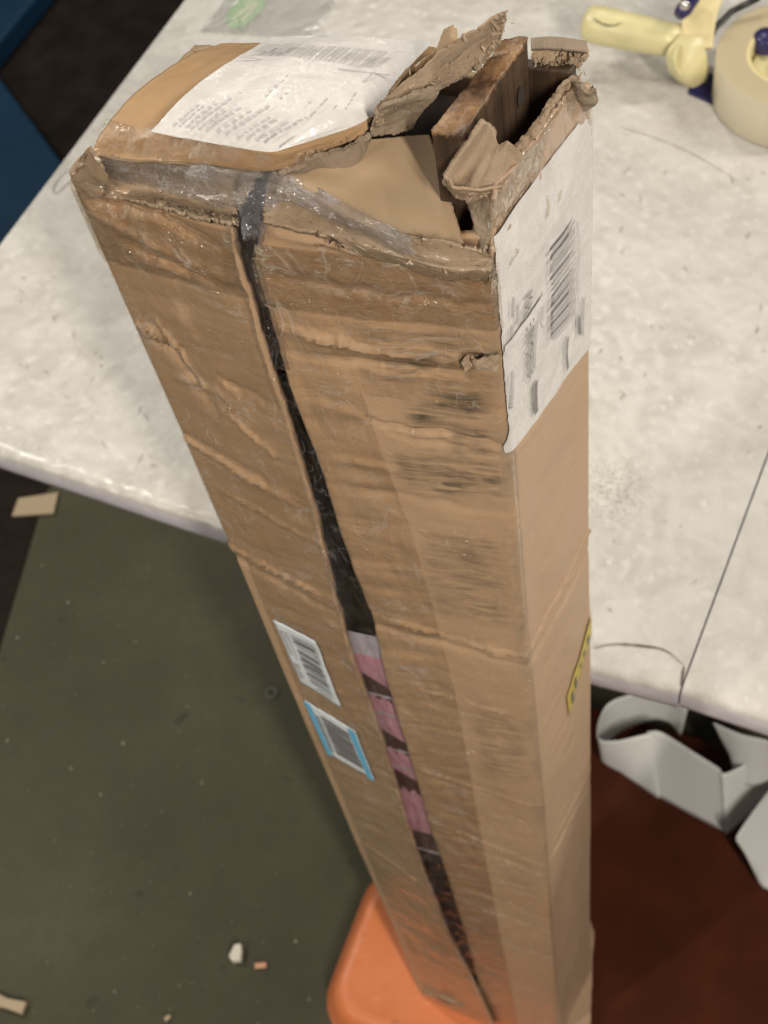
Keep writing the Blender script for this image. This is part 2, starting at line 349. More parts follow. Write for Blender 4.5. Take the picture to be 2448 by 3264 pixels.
# ================================================================== floor
def sheet(name, poly, z0, z1, mat, parent=None, bev=0):
    n = len(poly); V = [(p[0], p[1], z0) for p in poly]+[(p[0], p[1], z1) for p in poly]
    Fc = [tuple(range(n))[::-1], tuple(range(n, 2*n))]+[(i, (i+1) % n, n+(i+1) % n, n+i) for i in range(n)]
    o = mesh(name, V, Fc, mat, parent, False)
    if bev: b = o.modifiers.new('bevel', 'BEVEL'); b.width = bev; b.segments = 3
    return o
nf = 60; P = np.zeros((nf, nf, 3)); xs = np.linspace(-8, 8, nf)
P[..., 0] = xs[:, None]; P[..., 1] = xs[None, :]+2
tag(grid('floor', P, M['floor']), kind='structure')

# ================================================================== folding table
ang = math.radians(-24.5); SX = np.array([.098, .423]); tx = np.array([math.cos(ang), math.sin(ang)]); ty = np.array([-math.sin(ang), math.cos(ang)])
def T(x, y, z): q = SX+x*tx+y*ty; return np.array([q[0], q[1], z])
TZ = .74
table = empty('folding_table', T(-.1, .3, 0), 'white folding table with speckled worn top, split by a seam, behind the box', 'table')
def tabletop(x0, x1, y0, y1, th, seed):
    # closed loop profile swept: grid top + rounded front rim, built as a bevelled slab with a slightly uneven rim
    nx = 90; prof = [(.012, -th), (.003, -th+.004), (0, -th*.6), (0, -.006), (.002, -.002), (.006, 0), (.012, .0006), (.02, 0)]+[(y, 0) for y in np.linspace(.03, y1-y0-.01, 50)]+[(y1-y0, -.006), (y1-y0, -th)]
    P = np.zeros((nx, len(prof), 3))
    for i, x in enumerate(np.linspace(x0, x1, nx)):
        for j, (y, z) in enumerate(prof):
            dz = .0006*float(vn(x*9, y*9, seed)); dy = .0012*float(vn(x*14, 3, seed)) if y < .02 else 0
            P[i, j] = T(x, y0+y+dy-(np.interp(x, [-.36, -.17, -.06, 0], [0, .013, .012, .007]) if x < 0 else 0)*max(0, 1-y/.1), TZ+z+dz)
    f = gridf(nx, len(prof)); mi = [1 if (k % (len(prof)-1)) < 3 or (k % (len(prof)-1)) > len(prof)-3 else 0 for k in range(len(f))]
    o = mesh('table_top', P.reshape(-1, 3), f, [M['lam'], M['edge']], table, True, None, mi)
    m = len(prof); ex = [tuple(range(m)), tuple((nx-1)*m+j for j in range(m))[::-1]]
    me = o.data; V = [tuple(v.co) for v in me.vertices]
    nme = mesh('end_cap', [V[j] for j in ex[0]]+[V[j] for j in ex[1]], [tuple(range(m))[::-1], tuple(range(m, 2*m))[::-1]], M['edge'], table, False)
    return o
tabletop(-.73, -.0007, 0, 1.05, .036, 1)
tabletop(.0007, .85, -.004, 1.05, .036, 5)
for x in (-.62, .72):
    for y in (.62, .95):
        tube('leg', [T(x, y, 0), T(x, y, TZ-.03)], [.014, .014], M['black'], table, 16)
def ribbon(name, pts, wd, mat, parent, h=.0005, zoff=0):     # thin mark lying on a surface
    pts = np.array(pts, float); n = len(pts); V = []
    for k in range(n):
        t_ = pts[min(k+1, n-1)]-pts[max(k-1, 0)]; t_ /= np.linalg.norm(t_); a = np.array([-t_[1], t_[0], 0])
        w_ = wd*(.35+.65*math.sin(math.pi*(k+.5)/n))*(1+.3*random.uniform(-1, 1))
        V += [pts[k]+a*w_/2+(0, 0, h+zoff), pts[k]-a*w_/2+(0, 0, h+zoff)]
    return mesh(name, V, [(2*k, 2*k+1, 2*k+3, 2*k+2) for k in range(n-1)], mat, parent, False)
def pxline(pp, z, n=24):
    G = np.array([[onz(p[0], p[1], z)] for p in pp]); 
    return cr(np.concatenate([G, G], 1), n, 2)[:, 0]
ribbon('crack', pxline([(1282, 1400), (1330, 1392), (1400, 1397), (1440, 1407), (1476, 1436)], TZ+.0006, 40), .0013, M['scuff'], table)
ribbon('crack', pxline([(1478, 1440), (1474, 1462), (1472, 1484)], TZ+.0006), .0018, M['scuff'], table)
ribbon('scratch', pxline([(1340, 275), (1420, 300), (1500, 335), (1595, 392)], TZ+.0006, 40), .0009, M['scratch'], table)
ribbon('pen_mark', pxline([(180, 345), (135, 378), (116, 405), (122, 418), (140, 402), (175, 370), (200, 350)], TZ+.0008, 50), .0014, M['scratch'], table)
for k in range(70):
    px_, py_ = random.choice([(random.uniform(1290, 1655), random.uniform(350, 1330)), (random.uniform(20, 400), random.uniform(560, 1020))])
    if px_ < 400 and (py_ < 560 or px_ > 180+.4*(py_-560)): continue
    a0 = random.uniform(0, 6.28); L_ = random.uniform(4, 22)
    ribbon('scratch', pxline([(px_, py_), (px_+L_*.5*math.cos(a0)+1, py_+L_*.5*math.sin(a0)), (px_+L_*math.cos(a0), py_+L_*math.sin(a0)+2)], TZ+.0006, 6), random.uniform(.0004, .0012), M['scratch'], table) if True else 0
# green oval sticker under clear tape
cx = onz(533, 18, TZ+.001); e1 = onz(503, 58, TZ+.001)-cx; e2 = onz(565, 25, TZ+.001)-cx
ng = 40; V = [cx]+[cx+e1*1.05*math.cos(2*math.pi*k/ng)+e2*.95*math.sin(2*math.pi*k/ng) for k in range(ng)]
st = mesh('sticker', V, [(0, 1+k, 1+(k+1) % ng) for k in range(ng)], M['green'], table, False)
tag(st, 'green oval sticker with pale lettering')
def poly_px(name, pts, z, mat, parent): 
    return mesh(name, [onz(p[0], p[1], z) for p in pts], [tuple(range(len(pts)))], mat, parent, False)
for pp in ([(501, 43), (522, 28), (548, 8), (552, 3)], [(516, 50), (535, 33), (553, 13), (560, 6)], [(505, 46), (516, 49), (521, 48)], [(527, 14), (537, 6), (545, 2)]):
    ribbon('lettering', pxline(pp, TZ+.0016, 12), .005, M['green_txt'], st)
G = [[onz(430, 70, TZ+.0022), onz(620, 82, TZ+.0022), onz(660, 90, TZ+.0022)], [onz(470, 20, TZ+.0022), onz(640, 30, TZ+.0022), onz(700, 45, TZ+.0022)], [onz(520, -60, TZ+.0022), onz(680, -60, TZ+.0022), onz(760, -50, TZ+.0022)]]
Pt = cr(G, 20, 20); grid('tape_patch', Pt, M['tablefilm'], table, uv=Pt[..., :2])

# ================================================================== orange tray under the box
tray = empty('orange_plastic_tray', (0, .45, 0), 'orange plastic tray with rounded corners, upside down on the floor under the box', 'tray')
def rrect(c, ux, uy, hx, hy, r, n=8):
    out = []
    for sx, sy, a0 in ((1, 1, 0), (-1, 1, 90), (-1, -1, 180), (1, -1, 270)):
        for k in range(n+1):
            a = math.radians(a0+90*k/n); x = sx*(hx-r)+r*math.cos(a); y = sy*(hy-r)+r*math.sin(a); out.append(np.array(c)+x*ux+y*uy)
    return out
pa, pb = onz(797, 1905, .0)[:2], onz(722, 2100, .0)[:2]
uy = (pa-pb)/np.linalg.norm(pa-pb); ux = np.array([uy[1], -uy[0]])
pc = onz(1283, 1560, .0)[:2]
x_l = pb@ux; y_t = pa@uy+.035; y_b = (onz(732, 2180, 0)[:2])@uy-.03; x_r = x_l+.285
ctr = ux*(x_l+x_r)/2+uy*(y_t+y_b)/2; hx, hy = (x_r-x_l)/2, (y_t-y_b)/2
V = []; rings = [(0, .0, .055), (.004, .008, .052), (.010, .030, .045), (.018, .044, .04), (.024, .0475, .038), (.032, .0465, .034), (.040, .0455, .03), (.062, .0455, .02)]
for ins, z, r in rings:
    V += [(p[0], p[1], z) for p in rrect(ctr, ux, uy, hx-ins, hy-ins, r)]
nr = len(V)//len(rings); Fc = [(k*nr+i, k*nr+(i+1) % nr, (k+1)*nr+(i+1) % nr, (k+1)*nr+i) for k in range(len(rings)-1) for i in range(nr)]
Fc.append(tuple((len(rings)-1)*nr+i for i in range(nr)))
mesh('shell', V, Fc, M['orange'], tray)

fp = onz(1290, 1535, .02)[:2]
tag(sheet('tray_shade_panel', [fp-ux*.10, fp+ux*.7, fp+ux*.7-uy*.8, fp-ux*.10-uy*.8], .002, .03, simple('shaded_tray_red_brown', (.072, .017, .006), .42, 14, .25, .15, .3), None, .006), 'dark red brown panel added for the shaded tray, on the floor right of the box', 'panel')  # added panel: the tray's shade is put into its red-brown colour
# ================================================================== carton
box_o = empty('cardboard_box', (-.06, .40, .048), 'tall battered cardboard box, torn open at the top and wrapped in clear tape', 'cardboard box')
ZB, ZT = .047, 1.318
def corner(V, a, b, w_, r=.004):
    w_ = np.asarray(w_)[..., None]; t_ = np.clip((w_+r)/(2*r), 0, 1)
    p0, p2 = V-r*a, V+r*b; bz = (1-t_)**2*p0+2*t_*(1-t_)*V+t_**2*p2
    p = np.where(w_ < -r, V+w_*a, np.where(w_ > r, V+w_*b, bz))
    tg = (1-t_)*a+t_*b; tg = tg/np.linalg.norm(tg, axis=-1, keepdims=True)
    n = np.stack([tg[..., 1], -tg[..., 0]], -1); return p, n
CREASE = {'L': [], 'R': []}
def cz(face, conv, p, q, wd, amp): CREASE[face].append((conv(p), conv(q), wd*(.8 if wd > .0028 else .75), amp*(.52 if wd > .0028 else .85)))
for p, q, wd, amp in [((200, 428), (350, 468), .0035, -.005), ((350, 468), (520, 552), .004, -.0055), ((208, 455), (330, 520), .004, .003), ((330, 520), (535, 615), .0045, .0035),
    ((285, 525), (440, 590), .003, -.003), ((440, 590), (590, 668), .003, -.0032), ((300, 548), (450, 608), .003, .0022), ((300, 700), (365, 722), .002, .0022), ((310, 715), (380, 742), .002, .0022), ((330, 735), (400, 760), .0018, -.002),
    ((340, 690), (480, 890), .002, .002), ((350, 720), (470, 880), .006, -.0025), ((480, 880), (590, 978), .002, .0018), ((380, 812), (480, 850), .003, .002), ((480, 820), (600, 880), .0025, -.002), ((600, 880), (700, 930), .003, -.002),
    ((400, 950), (640, 1090), .0022, .0018), ((390, 935), (640, 1070), .003, -.0018), ((480, 1060), (700, 1180), .0022, .0016), ((480, 1172), (730, 1306), .0016, .0026), ((485, 1195), (730, 1330), .004, -.0022),
    ((640, 1500), (740, 1556), .002, -.001), ((700, 1640), (820, 1710), .003, .001), ((770, 1810), (880, 1880), .002, .0012), ((833, 1849), (923, 1915), .0016, .0018), ((861, 1992), (988, 2082), .0016, .002), ((880, 2040), (1000, 2110), .003, -.002), ((905, 2115), (960, 2150), .003, -.004), ((912, 2135), (1040, 2190), .0025, .0045)]:
    cz('L', fL, p, q, wd, amp)
for p, q, wd, amp in [((560, 590), (800, 625), .0035, -.003), ((800, 625), (1050, 660), .003, -.002), ((610, 712), (740, 738), .0028, .0035), ((740, 738), (1020, 778), .003, .0038), ((620, 760), (1000, 805), .004, -.0028),
    ((1000, 772), (1075, 775), .0025, -.006), ((620, 860), (830, 905), .003, .0012), ((800, 905), (1080, 965), .0025, -.003), ((840, 930), (1080, 990), .002, -.0018), ((680, 980), (900, 1020), .003, .0012), ((870, 1000), (1090, 1050), .0015, .0012), ((700, 1040), (1095, 1110), .004, -.0012),
    ((800, 1329), (1016, 1394), .0016, .0018), ((1016, 1394), (1138, 1422), .0016, .003), ((800, 1350), (1138, 1445), .004, -.0022), ((843, 1472), (1016, 1521), .0014, .0012), ((1016, 1521), (1150, 1560), .0014, .0012), ((892, 1657), (1016, 1700), .0014, .0014), ((1016, 1700), (1172, 1745), .0014, .0014),
    ((923, 1768), (1180, 1874), .0014, .0022), ((1037, 1842), (1185, 1896), .0013, .0022), ((1004, 1947), (1196, 2021), .0013, .0018), ((1029, 2017), (1202, 2078), .0013, .0018), ((960, 1900), (1190, 1990), .004, -.001), ((1040, 2090), (1210, 2170), .003, -.002), ((600, 500), (900, 560), .004, .002), ((700, 530), (1040, 590), .003, -.002)]:
    cz('R', fR, p, q, wd, amp)
for p, q, wd, amp in [((1140, 1420), (1275, 1145), .0016, .0028), ((1145, 1440), (1275, 1190), .005, -.002), ((1190, 1850), (1275, 1690), .003, -.0035), ((1190, 1830), (1275, 1660), .003, .0015), ((1110, 1180), (1135, 1400), .0015, -.0015), ((1100, 1000), (1175, 900), .002, .001)]:
    cz('R', fS, p, q, wd, amp)
def disp(face, u, z, skip=False):
    ed = np.clip(np.minimum(np.abs(u), np.abs(u-.08))/.02, .12, 1) if face == 'R' else np.clip(np.abs(u)/.02, .12, 1)
    h = ed*(.0020*fbm(u*22, z*9, 3 if face == 'L' else 11) + .0004*fbm(u*120, z*60, 5))+.0007*vn(0*u, z*7, 2)
    h = h + ed*.00025*ridge(u*30, z*110, 8)
    gf = 1-.75*np.clip((u-.045)/.02, 0, 1) if face == 'L' else 1-.6*np.clip((-.065-u)/.02, 0, 1)
    for (u0, z0), (u1, z1), wd, amp in CREASE[face]:
        dx, dz = u1-u0, z1-z0; L2 = dx*dx+dz*dz; t_ = ((u-u0)*dx+(z-z0)*dz)/L2; tc = np.clip(t_, 0, 1)
        wob = .0016*vn(tc*9, np.full_like(tc, amp*900), 2)
        d_ = np.hypot(u-u0-tc*dx, z-z0-tc*dz+wob); h = h+1.25*amp*gf*(.55*np.exp(-(d_/wd)**2)+.6*np.exp(-d_/(wd*.45)))*(.6+.4*np.sin(np.pi*np.clip(t_, 0, 1)))
    return h
def shell(face, u, z, off=0.):
    u, z = np.broadcast_arrays(np.asarray(u, float), np.asarray(z, float))
    if face == 'L':
        a = A_-E_; a = a/np.linalg.norm(a); p, n = corner(A_, a, tL, u); k = np.clip((u+.012)/.02, 0, 1); 
    else:
        p1, n1 = corner(C_, tR, tS, u); b = E_-D_; b = b/np.linalg.norm(b); p2, n2 = corner(D_, tS, b, u-.080)
        p = np.where(u[..., None] < .04, p1, p2); n = np.where(u[..., None] < .04, n1, n2)
    h = disp(face, u, z)+off
    fade = np.clip((np.abs(z-.047))/.03, 0, 1)
    p = p+n*(h*fade+off*(1-fade))[..., None]
    return np.concatenate([p, z[..., None]], -1), np.concatenate([n, 0*z[..., None]], -1)
gl_px = [(515, 455), (530, 560), (600, 800), (690, 1120), (730, 1305), (760, 1400), (820, 1560), (880, 1750), (920, 1880), (975, 2030), (1033, 2140)]
gr_px = [(580, 425), (562, 500), (552, 560), (600, 740), (625, 830), (690, 1000), (735, 1150), (800, 1330), (830, 1460), (880, 1620), (930, 1800), (950, 1850), (1000, 2010), (1038, 2150)]
gl = np.array([fL(p) for p in gl_px]+[(.094, .045)]); gr = np.array([fR(p) for p in gr_px])
def gapL(z): return -.0016-.0014*np.clip((z-1.1)/.12, 0, 1)-.0016*np.clip((1.-z)/.05, 0, 1)*np.clip((z-.5)/.2, 0, 1)+np.interp(z, gl[::-1, 1], gl[::-1, 0])+.0005*fbm(z*60, 0*z, 4)
def gapR(z): return .0012*np.clip((1.05-z)/.1, 0, 1)*np.clip((z-.15)/.1, 0, 1)+np.interp(z, gr[::-1, 1], gr[::-1, 0])+.0005*fbm(z*60, 0*z+3, 6)
def panel(name, face, ulo, uhi, zlo, zhi, nu, nz, mat, off=0., thick=0, wr=None, parent=None, torn=None):
    """rectangular grid in (u, z); ulo/uhi functions of z, zhi function of s in 0..1"""
    s = np.linspace(0, 1, nu)[:, None]; k = np.linspace(0, 1, nz)[None, :]
    f_ = lambda q, a: q(a) if callable(q) else q+0*a
    zt, zb = f_(zhi, s), f_(zlo, s); z = zb+(zt-zb)*k
    if callable(zhi): z = np.where(k < .95, zb+(1.275-zb)*k/.95, 1.275+(zt-1.275)*(k-.95)/.05)
    u = f_(ulo, z)+(f_(uhi, z)-f_(ulo, z))*s
    o_ = off if wr is None else off+wr(u, z)
    P, n = shell(face, u, z, o_)
    return grid(name, P, mat, parent or box_o, np.stack([u, z], -1), thick)
# left front panel (wraps 9 mm round the corner), right front, side, hidden left and back
def topL(s): return 1.306+.002*vn(s*9, 0*s, 1)-.005*s
def topR(s): return np.interp(s, [0, .5, .85, 1], [1.302, 1.297, 1.302, 1.304])+.0015*vn(s*14, 0*s, 2)*(1-s)
panel('left_front_panel', 'L', -.009, gapL, ZB, topL, 80, 560, M['kraft_l'], thick=.0035)
panel('right_front_panel', 'R', gapR, .0048, ZB, topR, 80, 560, M['kraft_r'], thick=.0035)
rim_px = [(1062, 470), (1090, 345), (1140, 320), (1180, 285), (1205, 250), (1240, 215), (1262, 185), (1275, 205)]
def topS(s):
    return np.interp(s, [0, .15, .3, .5, .7, .86, 1], [1.304, 1.304, 1.313, 1.306, 1.306, 1.306, 1.305])+.0022*fbm(s*26, 0*s, 9)*np.clip(s*8, 0, 1)
panel('side_panel', 'R', .0048, .088, ZB, topS, 70, 560, M['kraft_side'], thick=.0035)
def flat(name, p, q, z0, z1, mat, th=.0035, parent=box_o):
    p, q = np.array(p), np.array(q); s = np.linspace(0, 1, 24)[:, None]; k = np.linspace(0, 1, 60)[None, :]
    P = np.zeros((24, 60, 3)); d_ = (q-p)/np.linalg.norm(q-p); nn = np.array([d_[1], -d_[0]])
    zz = z0+(z1-z0)*k+0*s; zz[:, -3:] += .0008*vn(s*20, 0*s, 3)
    xy = p+(q-p)*s[..., None]; P[..., :2] = xy+0*k[..., None]; P[..., :2] += (nn*(.0004*fbm(s*6, k*20, 4))[..., None]); P[..., 2] = zz
    return grid(name, P, mat, parent, np.stack([s*np.linalg.norm(q-p)+0*k, zz], -1), th)
bdir = (E_-D_)/np.linalg.norm(E_-D_); ldir = (A_-E_)/np.linalg.norm(A_-E_)
flat('back_panel', D_+bdir*.0085, E_, ZB, 1.304, M['kraft_in'])
flat('left_side_panel', E_+ldir*.0005, A_-ldir*.0092, ZB, 1.304, M['kraft_in'])
sheet('bottom_flap', [A_+(.006, .004), C_+(-.003, .004), D_+(-.004, -.001), E_+(.004, -.004)], ZB, ZB+.004, M['kraft_in'], box_o)

# ---- rim bands (crumpled top edge over the front)
def px3(p):
    if p[2] == 'L': return onz(p[0], p[1], fL(p)[1]+.0045)
    if p[2] == 'S': return onz(p[0], p[1], fS(p)[1]+.0030)
    if p[2] == 'R': return onz(p[0], p[1], fR(p)[1]+.0050)
    return onz(p[0], p[1], p[2])
def torn_patch(name, G, mat, na=60, nb=60, amp=.0015, fr=120, th=.0025, edges=(0, 0, 0, 0), seed=1, uvs=1., parent=None, conv=px3, jf=28, flute=0, keepf=None):
    """edges: jitter on (row0, rowN, col0, colN)"""
    G = np.array([[conv(p) for p in r] for r in G])
    D = cr(G, 161, 161); a = np.linspace(0, 1, na)[:, None]; b = np.linspace(0, 1, nb)[None, :]
    j = lambda x, k: edges[k]*np.abs(fbm(x*jf, 0*x+k*7.3, seed+k, 5))
    lo, hi = j(b, 0), 1-j(b, 1); aa = lo+(hi-lo)*a; lo, hi = j(a, 2), 1-j(a, 3); bb = lo+(hi-lo)*b
    x, y = aa*160, bb*160; i0 = np.clip(x.astype(int), 0, 159); j0 = np.clip(y.astype(int), 0, 159); fx, fy = (x-i0)[..., None], (y-j0)[..., None]
    P = D[i0, j0]*(1-fx)*(1-fy)+D[i0+1, j0]*fx*(1-fy)+D[i0, j0+1]*(1-fx)*fy+D[i0+1, j0+1]*fx*fy
    la = np.linalg.norm(G[0, 0]-G[-1, 0]); lb = np.linalg.norm(G[0, 0]-G[0, -1])
    n = normals(P); U, V_ = aa*la, bb*lb
    h = amp*(fbm(U*fr, V_*fr, seed)+.8*ridge(U*fr*.5, V_*fr*.7, seed+4)-.3)
    if flute: h = h+flute*np.sin(V_*2*math.pi/.0105+1.5*fbm(U*25, V_*10, 3))
    P = P+n*h[..., None]
    if n[..., 2].mean() < 0: P = P[::-1]
    return grid(name, P, mat, parent or box_o, np.stack([U*uvs, V_*uvs], -1), th, smooth=not name.startswith(('torn', 'crush')))
zr = 1.322
torn_patch('rim_band', [[(190, 428, 'L'), (250, 430, 'L'), (330, 440, 'L'), (430, 466, 'L'), (516, 484, 'L')], [(186, 408, 1.3045), (250, 404, 1.306), (330, 410, 1.304), (430, 436, 1.303), (518, 462, 1.303)],
                        [(163, 372, 1.311), (235, 372, 1.312), (330, 378, 1.311), (440, 398, 1.309), (545, 415, 1.308)],
                        [(180, 330, 1.321), (240, 338, 1.321), (330, 350, 1.320), (440, 362, 1.318), (575, 372, 1.316)]], M['kraft_rim'], 60, 120, .0009, 110, .002, (.06, .03, .02, .06), 3)
torn_patch('rim_band', [[(566, 482, 'R'), (640, 490, 'R'), (730, 525, 'R'), (850, 572, 'R'), (970, 604, 'R'), (1062, 606, 'R')], [(566, 450, 1.307), (640, 462, 1.304), (730, 500, 1.301), (850, 552, 1.301), (970, 585, 1.302), (1064, 588, 1.299)],
                        [(575, 405, 1.310), (650, 425, 1.304), (740, 470, 1.300), (850, 525, 1.300), (960, 560, 1.303), (1066, 560, 1.300)],
                        [(590, 372, 1.316), (660, 392, 1.308), (750, 440, 1.303), (860, 500, 1.303), (960, 520, 1.309), (1040, 538, 1.305)]], M['kraft_rim'], 60, 130, .0010, 110, .002, (.05, .05, .06, .05), 9)
# crushed nose at left corner
torn_patch('crushed_corner', [[(186, 432, 'L'), (205, 420, 'L'), (232, 418, 'L')], [(166, 400, 1.306), (190, 395, 1.309), (238, 396, 1.307)], [(160, 372, 1.313), (182, 362, 1.317), (240, 378, 1.314)], [(170, 348, 1.320), (192, 318, 1.326), (222, 340, 1.322)]], M['kraft_rim'], 26, 22, .0016, 95, .0015, (.05, .10, .08, .1), 12)

# ---- inner smooth flap, sunken
torn_patch('inner_flap', [[(690, 440, 1.302), (860, 512, 1.301), (1003, 528, 1.304)], [(625, 388, 1.312), (800, 400, 1.306), (975, 430, 1.304)], [(600, 368, 1.313), (740, 345, 1.311), (950, 345, 1.306)], [(700, 322, 1.313), (800, 303, 1.311), (927, 288, 1.309)]],
           M['kraft_in'], 60, 60, .0007, 40, .003, (0, .02, 0, .012), 21, jf=16)
# ---- top flap with the big label
TOP = [[(196, 335, 1.320), (310, 346, 1.321), (430, 352, 1.320), (580, 368, 1.317), (700, 328, 1.316), (795, 290, 1.316)],
       [(222, 285, 1.323), (345, 292, 1.326), (480, 300, 1.327), (625, 308, 1.325), (735, 280, 1.322), (803, 255, 1.320)],
       [(300, 198, 1.325), (430, 208, 1.329), (560, 218, 1.330), (680, 224, 1.328), (770, 215, 1.325), (840, 205, 1.322)],
       [(392, 130, 1.324), (510, 138, 1.327), (625, 146, 1.328), (730, 152, 1.326), (815, 150, 1.324), (885, 150, 1.322)],
       [(480, 96, 1.320), (600, 93, 1.322), (710, 92, 1.322), (810, 94, 1.322), (890, 98, 1.321), (952, 103, 1.320)]]
torn_patch('top_flap', TOP, M['kraft_top'], 110, 130, .0009, 70, .0035, (.01, .012, 0, .03), 31)
GT = np.array([[px3(p) for p in r] for r in TOP]); DT = cr(GT, 161, 161)
def to_px(P):
    q = np.array(P)-np.array([0, 0, HC]); v = q[..., 0:1]*_e+q[..., 1:2]*_g-q[..., 2:3]*_d
    return np.stack([(v[..., 0]/v[..., 2]*F+1224)/S, (v[..., 1]/v[..., 2]*F+1632)/S], -1)
TPX = to_px(DT); NT_ = normals(DT); NT_ = NT_*np.sign(NT_[..., 2:3])
def top_at(p, off):
    d_ = ((TPX-np.array(p[:2]))**2).sum(-1); i, j = np.unravel_index(d_.argmin(), d_.shape); return DT[i, j]+NT_[i, j]*off
LBL = [[(335, 296), (420, 306), (560, 324), (600, 326)], [(400, 228), (520, 238), (680, 262), (790, 256)], [(500, 152), (610, 160), (760, 178), (850, 192)], [(592, 98), (700, 96), (860, 100), (935, 108)]]
def off_patch(name, rows, off, mat, amp, fr, seed, edges=(0, 0, 0, 0), na=80, nb=90, th=0):
    return torn_patch(name, rows, mat, na, nb, amp, fr, th, edges, seed, conv=lambda p: top_at(p, off))
lab = off_patch('shipping_label', LBL, .0030, M['paper'], .0007, 70, 31, (.0, .01, 0, .02))
def top_ribbon(name, pp, wd, mat, off, parent, n=10):
    G = np.array([[top_at(p, off)] for p in pp]); pts = cr(np.concatenate([G, G], 1), n, 2)[:, 0]; return ribbon(name, pts, wd, mat, parent)
V = []; Fc = []
def dash(x0, y0, x1, y1, wd):
    a, b = top_at((x0, y0), .0044), top_at((x1, y1), .0044); t_ = b-a; t_ = t_/max(np.linalg.norm(t_), 1e-6); q = np.array([-t_[1], t_[0], 0])*wd/2
    k = len(V); V.extend([a-q, b-q, b+q, a+q]); Fc.append((k, k+1, k+2, k+3))
LP = cr(np.array([[(p[0], p[1], 0) for p in r_] for r_ in LBL], float), 101, 101)
def lp(a, b): q = LP[int(np.clip(a, 0, 1)*100), int(np.clip(b, 0, 1)*100)]; return q[0], q[1]
def ld(a0, b0, a1, b1, wd): p, q = lp(a0, b0), lp(a1, b1); dash(p[0], p[1], q[0], q[1], wd)
for row in range(12):                                   # address lines running up the label
    a = .06; b = .16+row*.045
    while a < .06+random.choice((.25, .35, .18)): l_ = random.uniform(.015, .04); ld(a, b, a+l_, b, .0009); a += l_+.012
for row in range(30): ld(.76, .10+row*.022, .86, .10+row*.022, random.choice((.0004, .0007, .0010)))      # barcode near the far edge
for row in range(9):
    a = .40; b = .30+row*.06
    while a < .40+random.choice((.0, .12, .2, .28)): l_ = random.uniform(.015, .03); ld(a, b, a+l_, b, .0006); a += l_+.014
ld(.05, .80, .70, .80, .0007); ld(.70, .05, .70, .92, .0007)
mesh('lettering', V, Fc, M['ink_lt'], lab, False)
off_patch('wrinkled_tape', [[(200, 334), (330, 347), (450, 354), (580, 366), (700, 330)], [(215, 312), (330, 325), (460, 332), (590, 345), (700, 316)], [(240, 268), (345, 296), (470, 308), (600, 328), (715, 300)]], .0030, M['tape_wr'], .0006, 90, 41, (0, .06, 0, 0), 40, 110)
# torn grey strip between top flap and inner flap
torn_patch('torn_edge', [[(600, 370, 1.313), (690, 372, 1.306), (765, 380, 1.304), (800, 305, 1.306)], [(600, 366, 1.317), (670, 338, 1.318), (740, 312, 1.318), (800, 288, 1.318)]], M['kraft_grey'], 24, 90, .0012, 160, .002, (.25, .1, .02, .05), 51, jf=18)
# long layered strip standing beside the board
for k, (dz, mt, sd) in enumerate(((0, 'kraft_torn', 61), (-.003, 'kraft_grey', 64), (-.005, 'kraft_torn', 68), (-.008, 'kraft_grey', 69))):
    torn_patch('torn_flap', [[(812, 258+k*6, 1.330+dz), (870, 211+k*9, 1.334+dz), (960, 158+k*13, 1.338+dz), (1040, 102+k*14, 1.343+dz), (1088-k*4, 62+k*12, 1.345+dz)],
                         [(808, 235+k*8, 1.333+dz), (868, 178+k*10, 1.339+dz), (950, 118+k*14, 1.346+dz), (1030, 66+k*14, 1.351+dz), (1098-k*4, 24+k*13, 1.354+dz)]], M[mt], 34, 130, .0012, 100, .0009, (.30, .12, .05, .06), sd, flute=.0003, jf=20)
torn_patch('torn_flap', [[(798, 288, 1.316), (840, 288, 1.316), (890, 276, 1.315)], [(812, 240, 1.330), (870, 228, 1.332), (915, 235, 1.328)], [(820, 225, 1.336), (885, 200, 1.339), (953, 183, 1.338)]], M['kraft_grey'], 40, 60, .0018, 110, .0015, (.08, .08, .05, .04), 72)
torn_patch('torn_flap', [[(940, 150, 1.335), (965, 140, 1.337), (990, 125, 1.338)], [(946, 90, 1.345), (970, 85, 1.349), (990, 95, 1.347)], [(958, 62, 1.350), (975, 55, 1.353), (988, 62, 1.351)]], M['kraft_in'], 30, 30, .0008, 120, .0015, (0, .06, .05, .05), 77)
# fluted curl of torn corrugated board
torn_patch('curled_flap', [[(960, 384, 1.322), (992, 410, 1.318), (1030, 424, 1.316), (1075, 415, 1.314), (1118, 392, 1.313)], [(985, 345, 1.327), (1012, 372, 1.322), (1045, 385, 1.321), (1082, 376, 1.319), (1122, 368, 1.317)], [(1020, 298, 1.333), (1042, 325, 1.328), (1066, 345, 1.325), (1090, 335, 1.324), (1128, 350, 1.320)], [(1048, 262, 1.338), (1066, 285, 1.334), (1078, 315, 1.328), (1097, 303, 1.328), (1136, 344, 1.321)]],
           M['kraft_torn'], 60, 90, .0005, 110, .0022, (.05, .05, .03, .03), 81, flute=.0011)
torn_patch('torn_liner', [[(965, 385, 1.322), (985, 410, 1.314), (1020, 425, 1.310), (1070, 430, 1.308)], [(965, 375, 1.328), (990, 395, 1.324), (1030, 405, 1.320), (1085, 400, 1.318)]], M['kraft_torn'], 20, 60, .0014, 160, .001, (.3, .1, .05, .05), 84, jf=14)
torn_patch('torn_edge', [[(1003, 520, 1.296), (1010, 480, 1.300), (1005, 440, 1.304), (1020, 415, 1.308)], [(1050, 540, 1.300), (1052, 500, 1.306), (1056, 470, 1.311), (1080, 415, 1.316)]], M['kraft_grey'], 30, 60, .0018, 150, .0015, (.12, .05, .03, .05), 87, jf=12)
